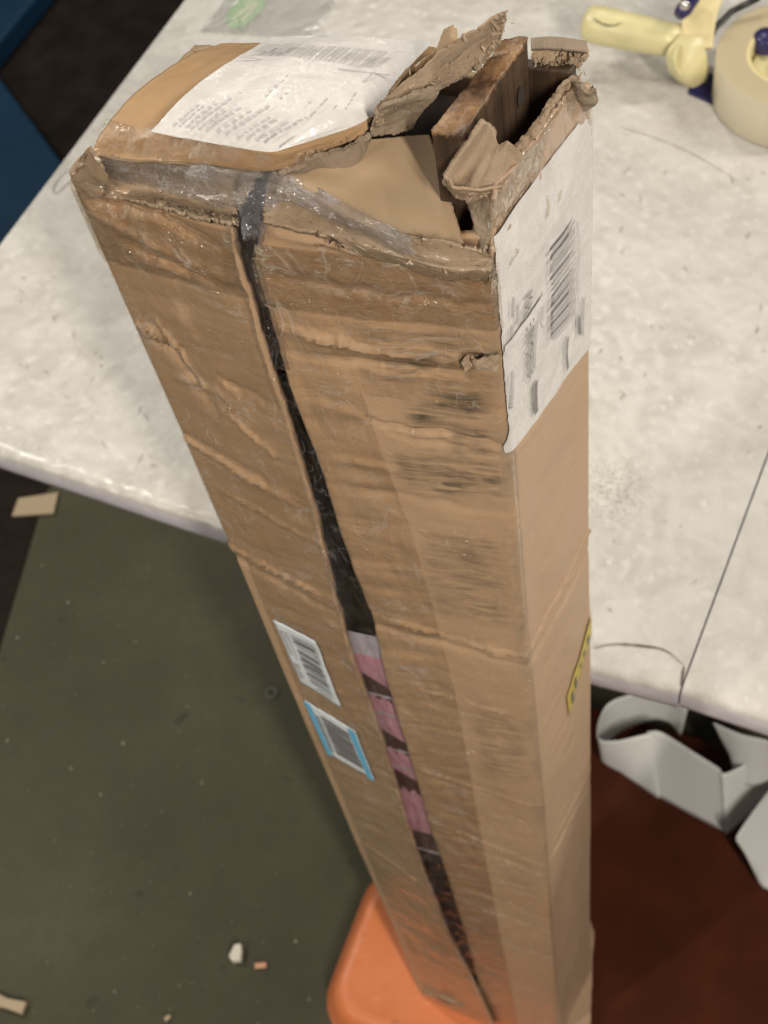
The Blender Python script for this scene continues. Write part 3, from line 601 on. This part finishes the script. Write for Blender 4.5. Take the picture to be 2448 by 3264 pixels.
# torn side rim (taped brown band over label)
torn_patch('side_rim', [[(1062, 556, 'S'), (1108, 484, 'S'), (1165, 428, 'S'), (1215, 372, 'S'), (1274, 318, 'S')], [(1058, 500, 1.304), (1095, 425, 1.308), (1165, 345, 1.307), (1222, 275, 1.305), (1278, 240, 1.299)], [(1066, 425, 1.316), (1110, 350, 1.320), (1165, 290, 1.317), (1215, 215, 1.316), (1262, 180, 1.311)]],
           M['kraft_band'], 60, 110, .0011, 100, .002, (.10, .10, .02, .02), 91, jf=16)
torn_patch('torn_edge', [[(1085, 395, 1.314), (1120, 335, 1.317), (1170, 285, 1.316), (1210, 215, 1.314), (1255, 182, 1.311)], [(1078, 372, 1.318), (1115, 318, 1.321), (1160, 272, 1.320), (1200, 205, 1.317), (1250, 160, 1.318)]], M['kraft_torn'], 20, 110, .0013, 170, .0015, (.2, .3, .03, .03), 95, jf=20)
torn_patch('side_rim_tape', [[(1062, 640, 'S'), (1108, 560, 'S'), (1168, 480, 'S'), (1220, 410, 'S'), (1276, 350, 'S')], [(1056, 505, 1.3055), (1093, 430, 1.3095), (1165, 335, 1.3095), (1224, 244, 1.3085), (1278, 218, 1.3015)], [(1064, 450, 1.3145), (1106, 365, 1.320), (1165, 300, 1.318), (1216, 222, 1.317), (1266, 190, 1.311)]], M['tape_wr'], 40, 80, .0009, 130, 0, (0, 0, 0, 0), 97)
# corner torn tuft at back right
torn_patch('torn_edge', [[(1240, 215, 1.306), (1262, 225, 1.303), (1279, 215, 1.301)], [(1238, 170, 1.318), (1262, 175, 1.319), (1280, 185, 1.314)]], M['kraft_grey'], 24, 40, .0018, 180, .0015, (.1, .3, .1, .1), 99, jf=9)
# back rim: torn layers
torn_patch('back_rim', [[(1146, 82, 1.324), (1190, 79, 1.325), (1235, 83, 1.325), (1268, 88, 1.324)], [(1146, 104, 1.324), (1190, 104, 1.325), (1235, 106, 1.325), (1272, 110, 1.324)]], M['kraft_grey'], 16, 60, .0003, 120, .0012, (.05, .1, .03, .05), 101, jf=10)
for k, (y0, mt, sd) in enumerate(((104, 'kraft_in', 104), (112, 'kraft_torn', 107), (120, 'kraft_torn', 109))):
    torn_patch('torn_edge', [[(1146+k*3, y0, 1.3225-k*.001), (1190, y0+1, 1.3225-k*.001), (1235, y0+2, 1.3225-k*.001), (1272-k*5, y0+3, 1.322-k*.001)], [(1152+k*5, y0+26, 1.319-k*.001), (1185, y0+34, 1.318-k*.001), (1228, y0+30, 1.318-k*.001), (1268-k*7, y0+20, 1.318-k*.001)]],
               M[mt], 24, 90, .0012, 150, .0008, (.2, .7, .05, .12), sd, jf=13)
# small torn hole on the front-right corner
torn_patch('torn_hole', [[(1008, 788, 1.206), (1040, 790, 1.206), (1078, 792, 1.207)], [(1000, 768, 1.214), (1035, 764, 1.215), (1082, 762, 1.216)]], M['kraft_torn'], 20, 40, .0018, 260, .001, (.2, .3, .1, .1), 111, jf=10,
           conv=lambda p: (lambda q: shell('R', q[0], q[1], .0014)[0])(fR(p)))

torn_patch('flared_flap', [[(1216, 2250, .049), (1238, 2140, .049), (1262, 2070, .049), (1276, 1985, .052)], [(1222, 2270, .049), (1252, 2180, .049), (1270, 2110, .049), (1279, 2000, .052)], [(1250, 2290, .049), (1272, 2250, .049), (1277, 2160, .049), (1281, 2010, .052)]], M['kraft_side'], 30, 40, .0006, 60, .003, (0, .04, .03, .03), 171)
# ragged paper shreds along the tears
V = []; Fc = []; rs = random.Random(11)
for line, dens in (([(1062, 465, 1.313), (1085, 385, 1.318), (1130, 325, 1.321), (1165, 280, 1.320), (1205, 215, 1.317), (1250, 165, 1.318), (1277, 195, 1.313)], 90), ([(600, 366, 1.318), (680, 335, 1.319), (745, 308, 1.318), (800, 288, 1.318), (812, 240, 1.33)], 60),
                   ([(812, 262, 1.331), (870, 214, 1.335), (960, 165, 1.339), (1040, 112, 1.344), (1098, 40, 1.350)], 90), ([(1150, 138, 1.319), (1190, 142, 1.318), (1235, 142, 1.318), (1266, 130, 1.319)], 50),
                   ([(962, 388, 1.321), (1000, 415, 1.317), (1060, 428, 1.315), (1120, 392, 1.313)], 50), ([(640, 470, 1.304), (760, 515, 1.301), (900, 575, 1.301), (1000, 590, 1.301)], 30)):
    L_ = np.array([onz(*p) for p in line]); L_ = cr(np.stack([L_, L_], 1), 200, 2)[:, 0]
    for q in range(int(dens*.6)):
        c = L_[rs.randrange(200)]+np.array([rs.gauss(0, .0012) for _ in range(3)]); a = np.array([rs.gauss(0, 1), rs.gauss(0, 1), rs.gauss(.4, .7)]); a /= np.linalg.norm(a)
        b = np.cross(a, [rs.gauss(0, 1) for _ in range(3)]); b /= np.linalg.norm(b); l_ = rs.uniform(.0007, .0023); w_ = l_*rs.uniform(.15, .6); k = len(V); bend = np.cross(a, b)*l_*.3
        V += [c-b*w_/2, c+b*w_/2, c+a*l_*.6+b*w_*.35+bend*.3, c+a*l_*.55-b*w_*.3+bend*.4, c+a*l_+bend]; Fc += [(k, k+1, k+2, k+3), (k+3, k+2, k+4)]
tag(mesh('paper_shreds', V, Fc, M['shred'], box_o, False), kind='stuff')
# ---- clear tape on the panels
wrn = lambda amp, fu, fz, sd: (lambda u, z: amp*(fbm(u*fu, z*fz, sd)+.7*ridge(u*fu*.7, z*fz*.8, sd+2)))
panel('packing_tape', 'L', .0085, lambda z: gapL(z)-.0008, ZB+.004, 1.292, 70, 420, M['tape'], off=.0006)
panel('packing_tape', 'L', -.006, .0083, 1.030, 1.296, 14, 150, M['tape'], off=.0006)
edge_u = lambda z: np.interp(z, [.1, .63, .92, 1.085, 1.16, 1.263, 1.3], [-.046, -.0455, -.0445, -.0496, -.0557, -.0622, -.064])
panel('packing_tape', 'R', lambda z: gapR(z)+.0008, edge_u, ZB+.004, 1.288, 50, 420, M['tape'], off=.0006)
panel('packing_tape', 'R', lambda z: edge_u(z)+.0004, -.001, 1.205, 1.295, 50, 90, M['tape'], off=.0006)
# wrinkled tape at the head of both front panels
panel('wrinkled_tape', 'L', -.007, lambda z: gapL(z)+.001, 1.262, 1.300, 90, 60, M['tape_wr'], off=.0016)
panel('wrinkled_tape', 'R', lambda z: gapR(z)-.001, .002, 1.255, 1.290, 90, 60, M['tape_wr'], off=.0016)
# loose crease of film on the left panel
# grey film over the ridge
torn_patch('stretch_film', [[(200, 400, 1.3045), (330, 412, 1.3025), (450, 445, 1.302), (560, 480, 1.300), (640, 470, 1.3005), (780, 530, 1.297), (900, 580, 1.297)],
                            [(170, 372, 1.3125), (320, 378, 1.3135), (440, 398, 1.3115), (560, 420, 1.311), (650, 424, 1.307), (770, 485, 1.304), (900, 545, 1.303)],
                            [(190, 335, 1.3235), (320, 349, 1.3235), (440, 356, 1.321), (575, 368, 1.3195), (650, 385, 1.312), (770, 450, 1.306), (900, 515, 1.306)]], M['film'], 60, 190, .0012, 120, 0, (.02, .05, 0, .05), 121)
# film bridging the gap
def gapfilm(name, zlo, zhi, mat, bulge, seed, wleft=.004, wright=.006):
    nz, nu = 220, 26; z = np.linspace(zlo, zhi, nz)[None, :]; s = np.linspace(0, 1, nu)[:, None]
    a, _ = shell('L', gapL(z)-wleft+0*z, z, .0012); b, _ = shell('R', gapR(z)+wright+0*z, z, .0014)
    P = a+(b-a)*s[..., None]; h = .0012*fbm(s*5, z*90, seed)-bulge*np.sin(np.pi*s)
    P[..., 1] += -h; P[..., 0] += .3*h
    return grid(name, P, mat, box_o, np.stack([s*.02+0*z, z+0*s], -1))
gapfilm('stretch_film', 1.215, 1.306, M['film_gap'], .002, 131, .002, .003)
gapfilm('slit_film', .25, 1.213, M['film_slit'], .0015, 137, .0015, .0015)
torn_patch('stretch_film', [[(524, 520, 1.298), (545, 520, 1.297), (566, 515, 1.298)], [(515, 455, 1.3065), (548, 458, 1.307), (590, 455, 1.305)], [(512, 410, 1.314), (555, 402, 1.3165), (612, 412, 1.312)], [(525, 368, 1.3225), (565, 368, 1.3235), (615, 378, 1.319)]], M['film_pinch'], 50, 50, .0013, 160, 0, (.15, .1, .1, .1), 141)

# ---- labels on the panels
def fpatch(name, face, Q, mat, off, parent, n=(16, 16), th=0):
    """Q: corners TL TR BR BL in (u, z)"""
    Q = np.array(Q, float); a = np.linspace(0, 1, n[0])[:, None, None]; b = np.linspace(0, 1, n[1])[None, :, None]
    uv = (Q[0]*(1-a)+Q[1]*a)*(1-b)+(Q[3]*(1-a)+Q[2]*a)*b
    P, _ = shell(face, uv[..., 0], uv[..., 1], off); return grid(name, P[:, ::-1], mat, parent, uv[:, ::-1], th)
def sub(Q, a0, a1, b0, b1):
    Q = np.array(Q, float); f = lambda a, b: (Q[0]*(1-a)+Q[1]*a)*(1-b)+(Q[3]*(1-a)+Q[2]*a)*b
    return [f(a0, b0), f(a1, b0), f(a1, b1), f(a0, b1)]
def multi(name, face, rects, mat, off, parent, m=8, stuff=True):
    V = []; Fc = []; UV = []
    for Q in rects:
        Q = np.array(Q, float); k = len(V)
        for i in range(m):
            a = i/(m-1)
            for b in (0, 1):
                q = (Q[0]*(1-a)+Q[1]*a)*(1-b)+(Q[3]*(1-a)+Q[2]*a)*b; p, _ = shell(face, q[0], q[1], off); V.append(p); 
        for i in range(m-1): Fc.append((k+2*i+1, k+2*i+3, k+2*i+2, k+2*i))
    return tag(mesh(name, V, Fc, mat, parent, False), kind='stuff')
def bars(Q, a0, a1, b0, b1, n, rng, fill=.5):
    out = []; b = b0
    while b < b1:
        w_ = rng.choice([1, 1, 2, 3])*(b1-b0)/n; out.append(sub(Q, a0, a1, b, min(b1, b+w_*fill*1.3))); b += w_*fill*1.3+rng.choice([1, 1, 2])*(b1-b0)/n*.8
    return out
rng = random.Random(3)
Q1 = [fL((590, 1337)), fL((682, 1384)), fL((739, 1527)), fL((652, 1473))]
b1 = fpatch('barcode_label', 'L', Q1, M['paper_fl'], .0013, box_o, (14, 24), .0002); tag(b1, 'white barcode label')
multi('barcode', 'L', bars(Q1, .36, .90, .10, .84, 34, rng), M['ink'], .0022, b1)
multi('lettering', 'L', [sub(Q1, .10, .16, .10+k*.035, .125+k*.035) for k in range(11)]+[sub(Q1, .08, .20, .60, .68), sub(Q1, .12, .18, .72, .84), sub(Q1, .88, .93, .12, .36)]+[sub(Q1, .22, .27, .10+k*.03, .115+k*.03) for k in range(14)]+[sub(Q1, .45, .85, .885, .905)], M['ink_lt'], .0022, b1)
Q2 = [fL((658, 1511)), fL((768, 1576)), fL((811, 1683)), fL((711, 1620))]
b2 = fpatch('barcode_label', 'L', Q2, M['paper_fl'], .0013, box_o, (14, 24), .0002); tag(b2, 'barcode label with sky blue stripes')
multi('blue_stripe', 'L', [sub(Q2, 0, .12, 0, 1), sub(Q2, .86, 1, 0, 1)], M['skyblue'], .0022, b2, 10)
multi('barcode', 'L', bars(Q2, .28, .84, .12, .84, 38, rng, .75), M['ink'], .0022, b2)
multi('lettering', 'L', [sub(Q2, .15, .22, .17+k*.05, .20+k*.05) for k in range(14)], M['ink'], .0022, b2)
# yellow sticker on the side
Q3 = [fS((1222, 1500)), fS((1276, 1345)), fS((1276, 1400)), fS((1228, 1532))]
Q3 = [(Q3[0][0], .850), (.080, .905), (.080, .880), (Q3[0][0], .822)]
y_ = fpatch('yellow_sticker', 'R', Q3, M['yellow'], .0012, box_o, (16, 8), .0002); tag(y_, 'yellow slanted sticker')
multi('lettering', 'R', [sub(Q3, .10, .17, .30, .8), sub(Q3, .24, .31, .2, .7), sub(Q3, .45, .5, .3, .6), sub(Q3, .58, .64, .3, .6), sub(Q3, .72, .8, .3, .6)], M['ink'], .0022, y_)
# shipping label on the side panel
s = np.linspace(0, 1, 60)[:, None]; k = np.linspace(0, 1, 110)[None, :]
zt = 1.303-.004*s; zb = 1.1745+(1.156-1.1745)*s+.004*np.clip(s-.9, 0, 1)*10-.0+0*s; z = zb+(zt-zb)*k
ulo = .0008+.0011*np.abs(fbm(z*110, 0*z, 5))-.003*np.exp(-((z-1.178)/.006)**2); u = ulo+(.0865-ulo)*s
P, _ = shell('R', u, z, .0011)
sl = grid('shipping_label', P, M['paper'], box_o, np.stack([u, z], -1)); tag(sl, 'large white shipping label on the side')
def sq(p): return fS(p)
QB = [sq((1170, 535)), sq((1224, 462)), sq((1229, 675)), sq((1176, 738))]
multi('barcode', 'R', bars(QB, .05, .95, .0, 1., 44, rng, .62), M['ink_lt'], .0030, sl, 3)
def uline(p, q, wd):
    a, b = np.array(sq(p)), np.array(sq(q)); t_ = (b-a)/np.linalg.norm(b-a); n_ = np.array([-t_[1], t_[0]])*wd/2; return [a+n_, b+n_, b-n_, a-n_]
multi('frame_line', 'R', [uline((1233, 475), (1236, 705), .0007), uline((1152, 640), (1158, 705), .0007)], M['ink_lt'], .0024, sl, 12)
multi('print_bar', 'R', [uline((1145, 820), (1148, 888), .0030), uline((1214, 723), (1217, 795), .0016), uline((1242, 680), (1244, 720), .0016)], M['ink'], .0024, sl, 8)
multi('crease', 'R', [uline((1082, 748), (1160, 635), .0040)], M['paper'], .0026, sl, 10)
dl = []
for i, (x, y0, y1, st_) in enumerate([(1094, 640, 680, 9), (1104, 655, 700, 9), (1144, 690, 790, 7), (1139, 700, 760, 7), (1095, 800, 880, 8), (1250, 640, 720, 6), (1092, 700, 745, 8)]):
    y = y0
    while y < y1 and st_ < 100: dl.append(uline((x, y), (x+1, y+st_*.55), .0016)); y += st_
multi('lettering', 'R', dl, M['ink_lt'], .0024, sl, 3)
def text_mesh(txt):
    cu = bpy.data.curves.new('lettering', 'FONT'); cu.body = txt; cu.size = 1; cu.resolution_u = 3; o = bpy.data.objects.new('lettering', cu)
    C.objects.link(o); bpy.context.view_layer.update(); me = bpy.data.meshes.new_from_object(o.evaluated_get(bpy.context.evaluated_depsgraph_get()))
    V = np.array([v.co[:] for v in me.vertices]); Fc = [tuple(p.vertices) for p in me.polygons]; bpy.data.objects.remove(o); return V, Fc
V, Fc = text_mesh('MADE IN CHINA')
a, b = np.array(sq((1116, 640))), np.array(sq((1127, 826))); L_ = np.linalg.norm(b-a); sc = L_/V[:, 0].max(); dr = (b-a)/L_; up_ = np.array([-dr[1], dr[0]])
uvt = a+V[:, :1]*sc*dr+V[:, 1:2]*sc*up_*1.3; P, _ = shell('R', uvt[:, 0], uvt[:, 1], .0025)
mesh('lettering', P, Fc, M['ink'], sl, False)

# ================================================================== boards inside the carton
def plank(name, label, pl, z0, z1, mats, n=24):
    c = np.mean(pl, 0); o = empty(name, (c[0], c[1], z0), label, 'wooden board')
    m = len(pl); V = [(p[0], p[1], z0) for p in pl]+[(p[0], p[1], z1[i]) for i, p in enumerate(pl)]
    Fc = [tuple(range(m))[::-1], tuple(range(m, 2*m))]+[(i, (i+1) % m, m+(i+1) % m, m+i) for i in range(m)]
    b = mesh('board', V, Fc, mats, o, False, None, [0, 1]+[0]*m)
    bv = b.modifiers.new('bevel', 'BEVEL'); bv.width = .0012; bv.segments = 3
    return o
zc = 1.335
pl = [onz(930, 287, zc)[:2], onz(1000, 291, zc)[:2], onz(1141, 82, zc)[:2], onz(1089, 86, zc)[:2]]
wb = plank('wooden_board', 'brown board with worn tan end sticking out of the torn box top', pl, .055, [zc]*4, [M['wood'], M['wood_top']])
bd = D_-np.array([.006, .004])
c4 = [np.array([p[0], p[1], zc+.0008]) for p in pl]
torn_patch('worn_end', [[c4[0]*(1-q)+c4[3]*q for q in (0, .33, .66, 1)], [c4[1]*(1-q)+c4[2]*q for q in (0, .33, .66, 1)]], M['wood_top'], 30, 90, .0007, 170, .003, (.06, .05, .01, .01), 161, parent=wb, conv=lambda p: np.array(p), jf=20)
fd = (pl[2]-pl[1])/np.linalg.norm(pl[2]-pl[1]); kn = onf(1121, 208, pl[1], fd); kc = pl[1]+kn[0]*fd; fn = np.array([fd[1], -fd[0]])*.0006
mesh('knot_hole', [(kc[0]+fn[0]+fd[0]*.0022*math.cos(a)*q, kc[1]+fn[1]+fd[1]*.0022*math.cos(a)*q, kn[1]+.0045*math.sin(a)*q) for q in (0, 1) for a in np.linspace(0, 2*math.pi, 16, endpoint=False)], [(16+i, 16+(i+1) % 16, i) for i in range(16)], M['dark'], wb, False)
plank('wooden_board', 'dark board sunk inside the box against its back right corner', [np.array([.0050, .3972]), np.array([.0240, .3912]), np.array([.0268, .3962]), np.array([.0070, .4022])], .055, [1.3185]*4, [M['wood'], M['wood']])
plank('wooden_board', 'dark board added under the label flap to darken the hollow beside the worn board', [np.array([-.105, .378]), np.array([-.034, .358]), np.array([-.008, .404]), np.array([-.085, .428])], .055, [1.300]*4, [M['slab'], M['slab']])  # added board; its near-black colour stands in for shade in the hollow
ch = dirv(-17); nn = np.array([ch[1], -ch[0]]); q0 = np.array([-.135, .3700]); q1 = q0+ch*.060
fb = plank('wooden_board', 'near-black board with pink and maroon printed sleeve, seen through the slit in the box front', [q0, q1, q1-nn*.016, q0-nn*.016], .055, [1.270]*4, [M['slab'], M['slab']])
fB = lambda p: onf(p[0], p[1], q0, ch)
nz, nu = 420, 30; z_hi, z_lo = fB((785, 1365))[1], fB((945, 1842))[1]
zz = np.linspace(z_lo, z_hi, nz); uu = np.linspace(.012, .060, nu)
P = np.zeros((nu, nz, 3)); ux_ = uu[:, None]; 
P[..., :2] = q0+ux_[..., None]*ch+nn*.0012*(1+.4*fbm(ux_*40, zz[None, :]*12, 3))[..., None]; P[..., 2] = zz
us, zs = (uu[:-1, None]+uu[1:, None])/2, (zz[None, :-1]+zz[None, 1:])/2
mi = np.ones((nu-1, nz-1), int); uc = .062
us, zs = (a_.copy() for a_ in np.broadcast_arrays(us, zs)); skew = (us-uc)*.5
zA = fB((795, 1412))[1]; mi[(zs > zA-skew*0)] = 0
for t0, t1 in (((815, 1468), (830, 1505)), ((853, 1587), (862, 1619)), ((880, 1672), (889, 1705))):
    a_, b_ = fB(t0), fB(t1); top = a_[1]-(us-a_[0])*1.1; bot = b_[1]-(us-b_[0])*.2+.004*np.sin((us-a_[0])*900); mi[(zs < top) & (zs > bot)] = 2
for t0 in ((820, 1498), (858, 1617), (842, 1541), (873, 1656)):
    a_ = fB(t0); mi[np.abs(zs-(a_[1]-(us-a_[0])*.1)) < .0016] = 0
mi[zs < fB((935, 1800))[1]] = 2; mi[zs < fB((944, 1838))[1]+.002] = 0
sv = grid('printed_sleeve', P, [M['sleeve_white'], M['pink'], M['maroon']], fb, None, 0, smooth=True, mi=mi); tag(sv, 'pink and maroon printed sleeve')

# ================================================================== tape dispenser
disp_o = empty('tape_dispenser', onz(1480, 120, TZ), 'cream plastic tape gun with a wide roll of clear tape, lying on the table', 'tape dispenser')
h0, h1 = onz(1262, 48, .785), onz(1475, 92, .782)
ax = (h1-h0); hp = [h0+ax*t_ for t_ in (0, .02, .07, .2, .5, .8, 1.0)]
tube('handle', hp, [.010, .0145, .0172, .0178, .0168, .0158, .0155], M['cream'], disp_o, 28)
ribbon('pen_mark', [p+np.array([0, -.0, .0]) for p in cr(np.array([[onz(1282, 40, .8035)]*2, [onz(1300, 52, .8030)]*2, [onz(1322, 57, .8025)]*2, [onz(1345, 50, .8028)]*2]), 16, 2)[:, 0]], .0022, M['dark'], disp_o)
# flared guard
torn_patch('guard', [[(1470, 75, .800), (1495, 78, .800), (1515, 78, .80)], [(1442, 110, .790), (1490, 105, .792), (1524, 105, .79)], [(1443, 150, .772), (1480, 165, .770), (1530, 150, .77)], [(1470, 180, .752), (1497, 190, .748), (1525, 175, .752)]], M['cream'], 40, 30, .0001, 20, .004, (0, 0, 0, 0), 151, parent=disp_o)
torn_patch('guard', [[(1455, 92, .792), (1472, 82, .798)], [(1442, 120, .786), (1456, 120, .793)], [(1444, 150, .772), (1460, 150, .780)], [(1468, 180, .755), (1480, 178, .760)]], M['cream'], 30, 8, .0001, 20, .003, (0, 0, 0, 0), 152, parent=disp_o)
g0 = onz(1475, 20, .80); 
torn_patch('frame_plate', [[(1470, 100, .790), (1540, 105, .785)], [(1476, 30, .805), (1548, 40, .80)], [(1492, -40, .815), (1572, -30, .81)]], M['cream_in'], 20, 12, .0002, 20, .005, (0, 0, 0, 0), 153, parent=disp_o)
b_ = onz(1487, 15, .812)
bolt = tube('lever', [onz(1466, 32, .815), onz(1478, 20, .816), onz(1500, -5, .818)], [.0055, .0075, .006], M['navy'], disp_o, 20)
lathe('bolt', [(.0, .006), (.003, .0055), (.0042, .003), (.0045, 0)], onz(1479, 14, .822), M['steel'], disp_o, 24)
torn_patch('base_plate', [[(1486, 200, .7425), (1580, 240, .7425)], [(1500, 150, .7425), (1580, 170, .7425)]], M['navy'], 12, 12, 0, 20, .002, (0, 0, 0, 0), 154, parent=disp_o)
tube('blade', [onz(1518, 110, .775), onz(1545, 60, .79), onz(1580, 25, .80), onz(1640, -5, .806)], [.003, .003, .003, .003], M['black'], disp_o, 8)
rc = np.array([.2650, 1.010, TZ+.001]); RR = .0725
roll = lathe('tape_roll', [(.043, .001), (RR-.001, .001), (RR, .003), (RR, .047), (RR-.001, .049)], rc, M['roll'], disp_o, 96)
lathe('roll_face', [(RR-.001, .049), (RR-.004, .0494), (.052, .0490), (.0455, .0488)], rc, M['roll_top'], roll, 96)
lathe('core', [(.0455, .0488), (.0435, .0492), (.0415, .048), (.0405, .004)], rc, M['cream_in'], roll, 96)
hub = lathe('hub', [(.0395, .006), (.0395, .034), (.036, .036), (.030, .030), (.014, .026), (.014, .040), (0, .040)], rc, M['cream'], disp_o, 64)
lathe('knob', [(.012, .041), (.012, .053), (.009, .056), (0, .057)], onz(1656, 88, .785)-np.array([0, 0, .048]), M['navy'], disp_o, 32)

# ================================================================== white liner strips in the tray
def strip(label, top, bot, name='liner_strip', n=60):
    T_ = np.array([[onz(*p)]*1 for p in top]); B_ = np.array([[onz(*p)] for p in bot]); G = np.concatenate([T_, (T_+B_)/2, B_], 1)
    P = cr(G, n, 14); c = P.reshape(-1, 3).mean(0); o = grid(name, P, M['white_strip'], None, None, .0006)
    return tag(o, label, 'plastic strip', 'curled white liner strips lying on the tray')
strip('white curled liner strip nearest the box, standing on edge with a sharp fold', [(1485, 1535, .150), (1440, 1500, .155), (1370, 1500, .150), (1310, 1525, .140), (1291, 1590, .135), (1330, 1600, .13), (1398, 1585, .13), (1420, 1586, .125)],
      [(1470, 1590, .07), (1440, 1560, .07), (1395, 1560, .07), (1330, 1590, .06), (1300, 1640, .055), (1345, 1672, .052), (1412, 1718, .05), (1425, 1724, .05)])
strip('white liner strip bent at a right angle in the middle of the tray', [(1398, 1580, .130), (1430, 1582, .135), (1500, 1625, .135), (1552, 1658, .132), (1562, 1670, .130), (1590, 1660, .13), (1659, 1620, .13)],
      [(1424, 1722, .050), (1434, 1727, .05), (1500, 1763, .05), (1560, 1794, .05), (1571, 1800, .05), (1600, 1775, .05), (1680, 1705, .05)])
strip('white liner strip with a rolled tube end, just under the table edge', [(1540, 1560, .17), (1600, 1585, .17), (1660, 1600, .17), (1700, 1625, .17)],
      [(1580, 1640, .11), (1590, 1680, .10), (1625, 1697, .10), (1700, 1680, .10)])
strip('white liner strip leaning at the right edge of the photo, lowest of the pile', [(1720, 1640, .12), (1668, 1700, .12), (1625, 1755, .12), (1595, 1800, .115), (1590, 1815, .11)],
      [(1760, 1880, .05), (1720, 1920, .05), (1680, 1925, .05), (1645, 1915, .05), (1628, 1880, .05)])

# ================================================================== dark far corner
mt = [onz(100, 1060, 0)[:2], onz(0, 1400, 0)[:2], np.array([-.76, .70]), np.array([-1.6, .75]), np.array([-1.6, 3.6]), np.array([.2, 3.6]), np.array([-.25, 2.0]), np.array([-.45, 1.5])]
tag(sheet('far_shade_sheet', mt, .0003, .0022, M['mat'], None, .0004), 'dark brown sheet added for the shaded floor past the left end of the table', 'dark sheet')  # added sheet; shade of the far floor is put into its colour
def crate(label, c, ax_, lx, ly, h):
    o = empty('storage_bin', (c[0], c[1], .012), label, 'bin', 'blue bins on the dark mat')
    u1 = dirv(ax_); u2 = dirv(ax_+90); 
    def ring(ins, z, r): return [(p[0], p[1], z) for p in rrect(c, u1, u2, lx/2-ins, ly/2-ins, r)]
    V = []; rg = [(.03, .013, .02), (.004, h-.02, .02), (0, h-.018, .024), (0, h, .024), (.012, h, .02), (.014, h-.02, .018), (.04, .03, .015)]
    for r_ in rg: V += ring(*r_)
    n_ = len(V)//len(rg); Fc = [(k*n_+i, k*n_+(i+1) % n_, (k+1)*n_+(i+1) % n_, (k+1)*n_+i) for k in range(len(rg)-1) for i in range(n_)]
    Fc.append(tuple((len(rg)-1)*n_+i for i in range(n_))); mesh('bin_body', V, Fc, M['blue'], o); return o
pA, pB = onz(0, 167, .05)[:2], onz(136, 350, .05)[:2]; dA = (pB-pA)/np.linalg.norm(pB-pA); aA = math.degrees(math.atan2(dA[1], dA[0])); nA = np.array([dA[1], -dA[0]])
c1 = (pA+pB)/2+nA*.16+dA*.02
tag(sheet('storage_bin_lid', [pA-dA*.3, pB+dA*.30, pB+dA*.30+nA*.19, pA-dA*.3+nA*.19], .0022, .05, M['blue'], None, .008), 'flat blue plastic panel lying on the dark sheet, left of the table end', 'panel')
pA, pB = onz(73, -2, .05)[:2], onz(-2, 88, .05)[:2]; dA = (pB-pA)/np.linalg.norm(pB-pA); nA = np.array([dA[1], -dA[0]])
nA = -nA if (nA@np.array([-1, .3])) < 0 else nA
tag(sheet('storage_bin_lid', [pA-dA*.4, pB+dA*.4, pB+dA*.4+nA*.3, pA-dA*.4+nA*.3], .0022, .05, M['blue'], None, .008), 'blue plastic panel in the top left corner of the photo', 'panel')

# ================================================================== litter on the floor
def scrap(name, px, mat, label, cat, h=.003, seed=1):
    P_ = [onz(p[0], p[1], .001)[:2] for p in px]; c = np.mean(P_, 0); o = sheet(name, P_, .0024, .0024+h, mat, None, .0006)
    return tag(o, label, cat)
scrap('cardboard_scrap', [(42, 1080), (128, 1067), (118, 1112), (28, 1118)], M['scrap'], 'tan rectangular cardboard scrap on the floor near the table edge', 'cardboard scrap', .004)
scrap('foam_scrap', [(510, 2046), (524, 2043), (526, 2055), (523, 2080), (505, 2081), (499, 2070)], M['bit'], 'white cone shaped foam chip on the green floor', 'foam scrap', .010)
scrap('paper_scrap', [(551, 2082), (576, 2080), (577, 2092), (552, 2094)], M['bit_o'], 'small orange chip lying beside the white foam chip', 'scrap', .003)
scrap('paper_scrap', [(-5, 2146), (20, 2160), (62, 2168), (52, 2194), (20, 2182), (-5, 2176)], M['scrap'], 'beige crumpled paper scrap in the bottom left corner', 'paper scrap', .008)
scrap('paper_scrap', [(356, 2200), (366, 2192), (372, 2198), (360, 2209)], M['scrap'], 'tiny beige paper scrap at the bottom edge of the photo', 'paper scrap', .003)
rg_ = lathe('washer', [(.0048, .001), (.0050, .0025), (.0068, .0030), (.0085, .0025), (.0088, .001)], onz(588, 1498, 0), simple('dull_ring', (.12, .13, .10), .5), None, 32)
tag(rg_, 'small grey ring on the dark floor beside the box', 'washer')
V = []; Fc = []
spk = [(163, 430), (525, 728), (403, 806), (728, 978), (785, 1273), (275, 1219), (391, 1320), (292, 932), (1149, 1889), (445, 2085), (265, 573), (479, 1120), (687, 1211), (740, 1703), (213, 1497), (68, 710), (621, 316), (28, 1110)]
for x, y in spk+[(random.uniform(0, 1100), random.uniform(100, 2200)) for _ in range(110)]:
    c = onz(x*1000/1219/S, (1450+y*1814/2212)/S, .0012); r = random.uniform(.0008, .0022) if (x, y) in spk else random.uniform(.0004, .0009)
    if (c[0] > -.25 and c[1] > .3): continue
    k = len(V); a0 = random.uniform(0, 6)
    for i in range(5): V.append(c+np.array([r*math.cos(a0+i*1.257)*random.uniform(.6, 1.2), r*math.sin(a0+i*1.257), 0]))
    V.append(c+np.array([0, 0, r])); Fc += [(k+i, k+(i+1) % 5, k+5) for i in range(5)]
tag(mesh('floor_grit', V, Fc, simple('grit', (.50, .47, .38), .8), None, False), kind='stuff')
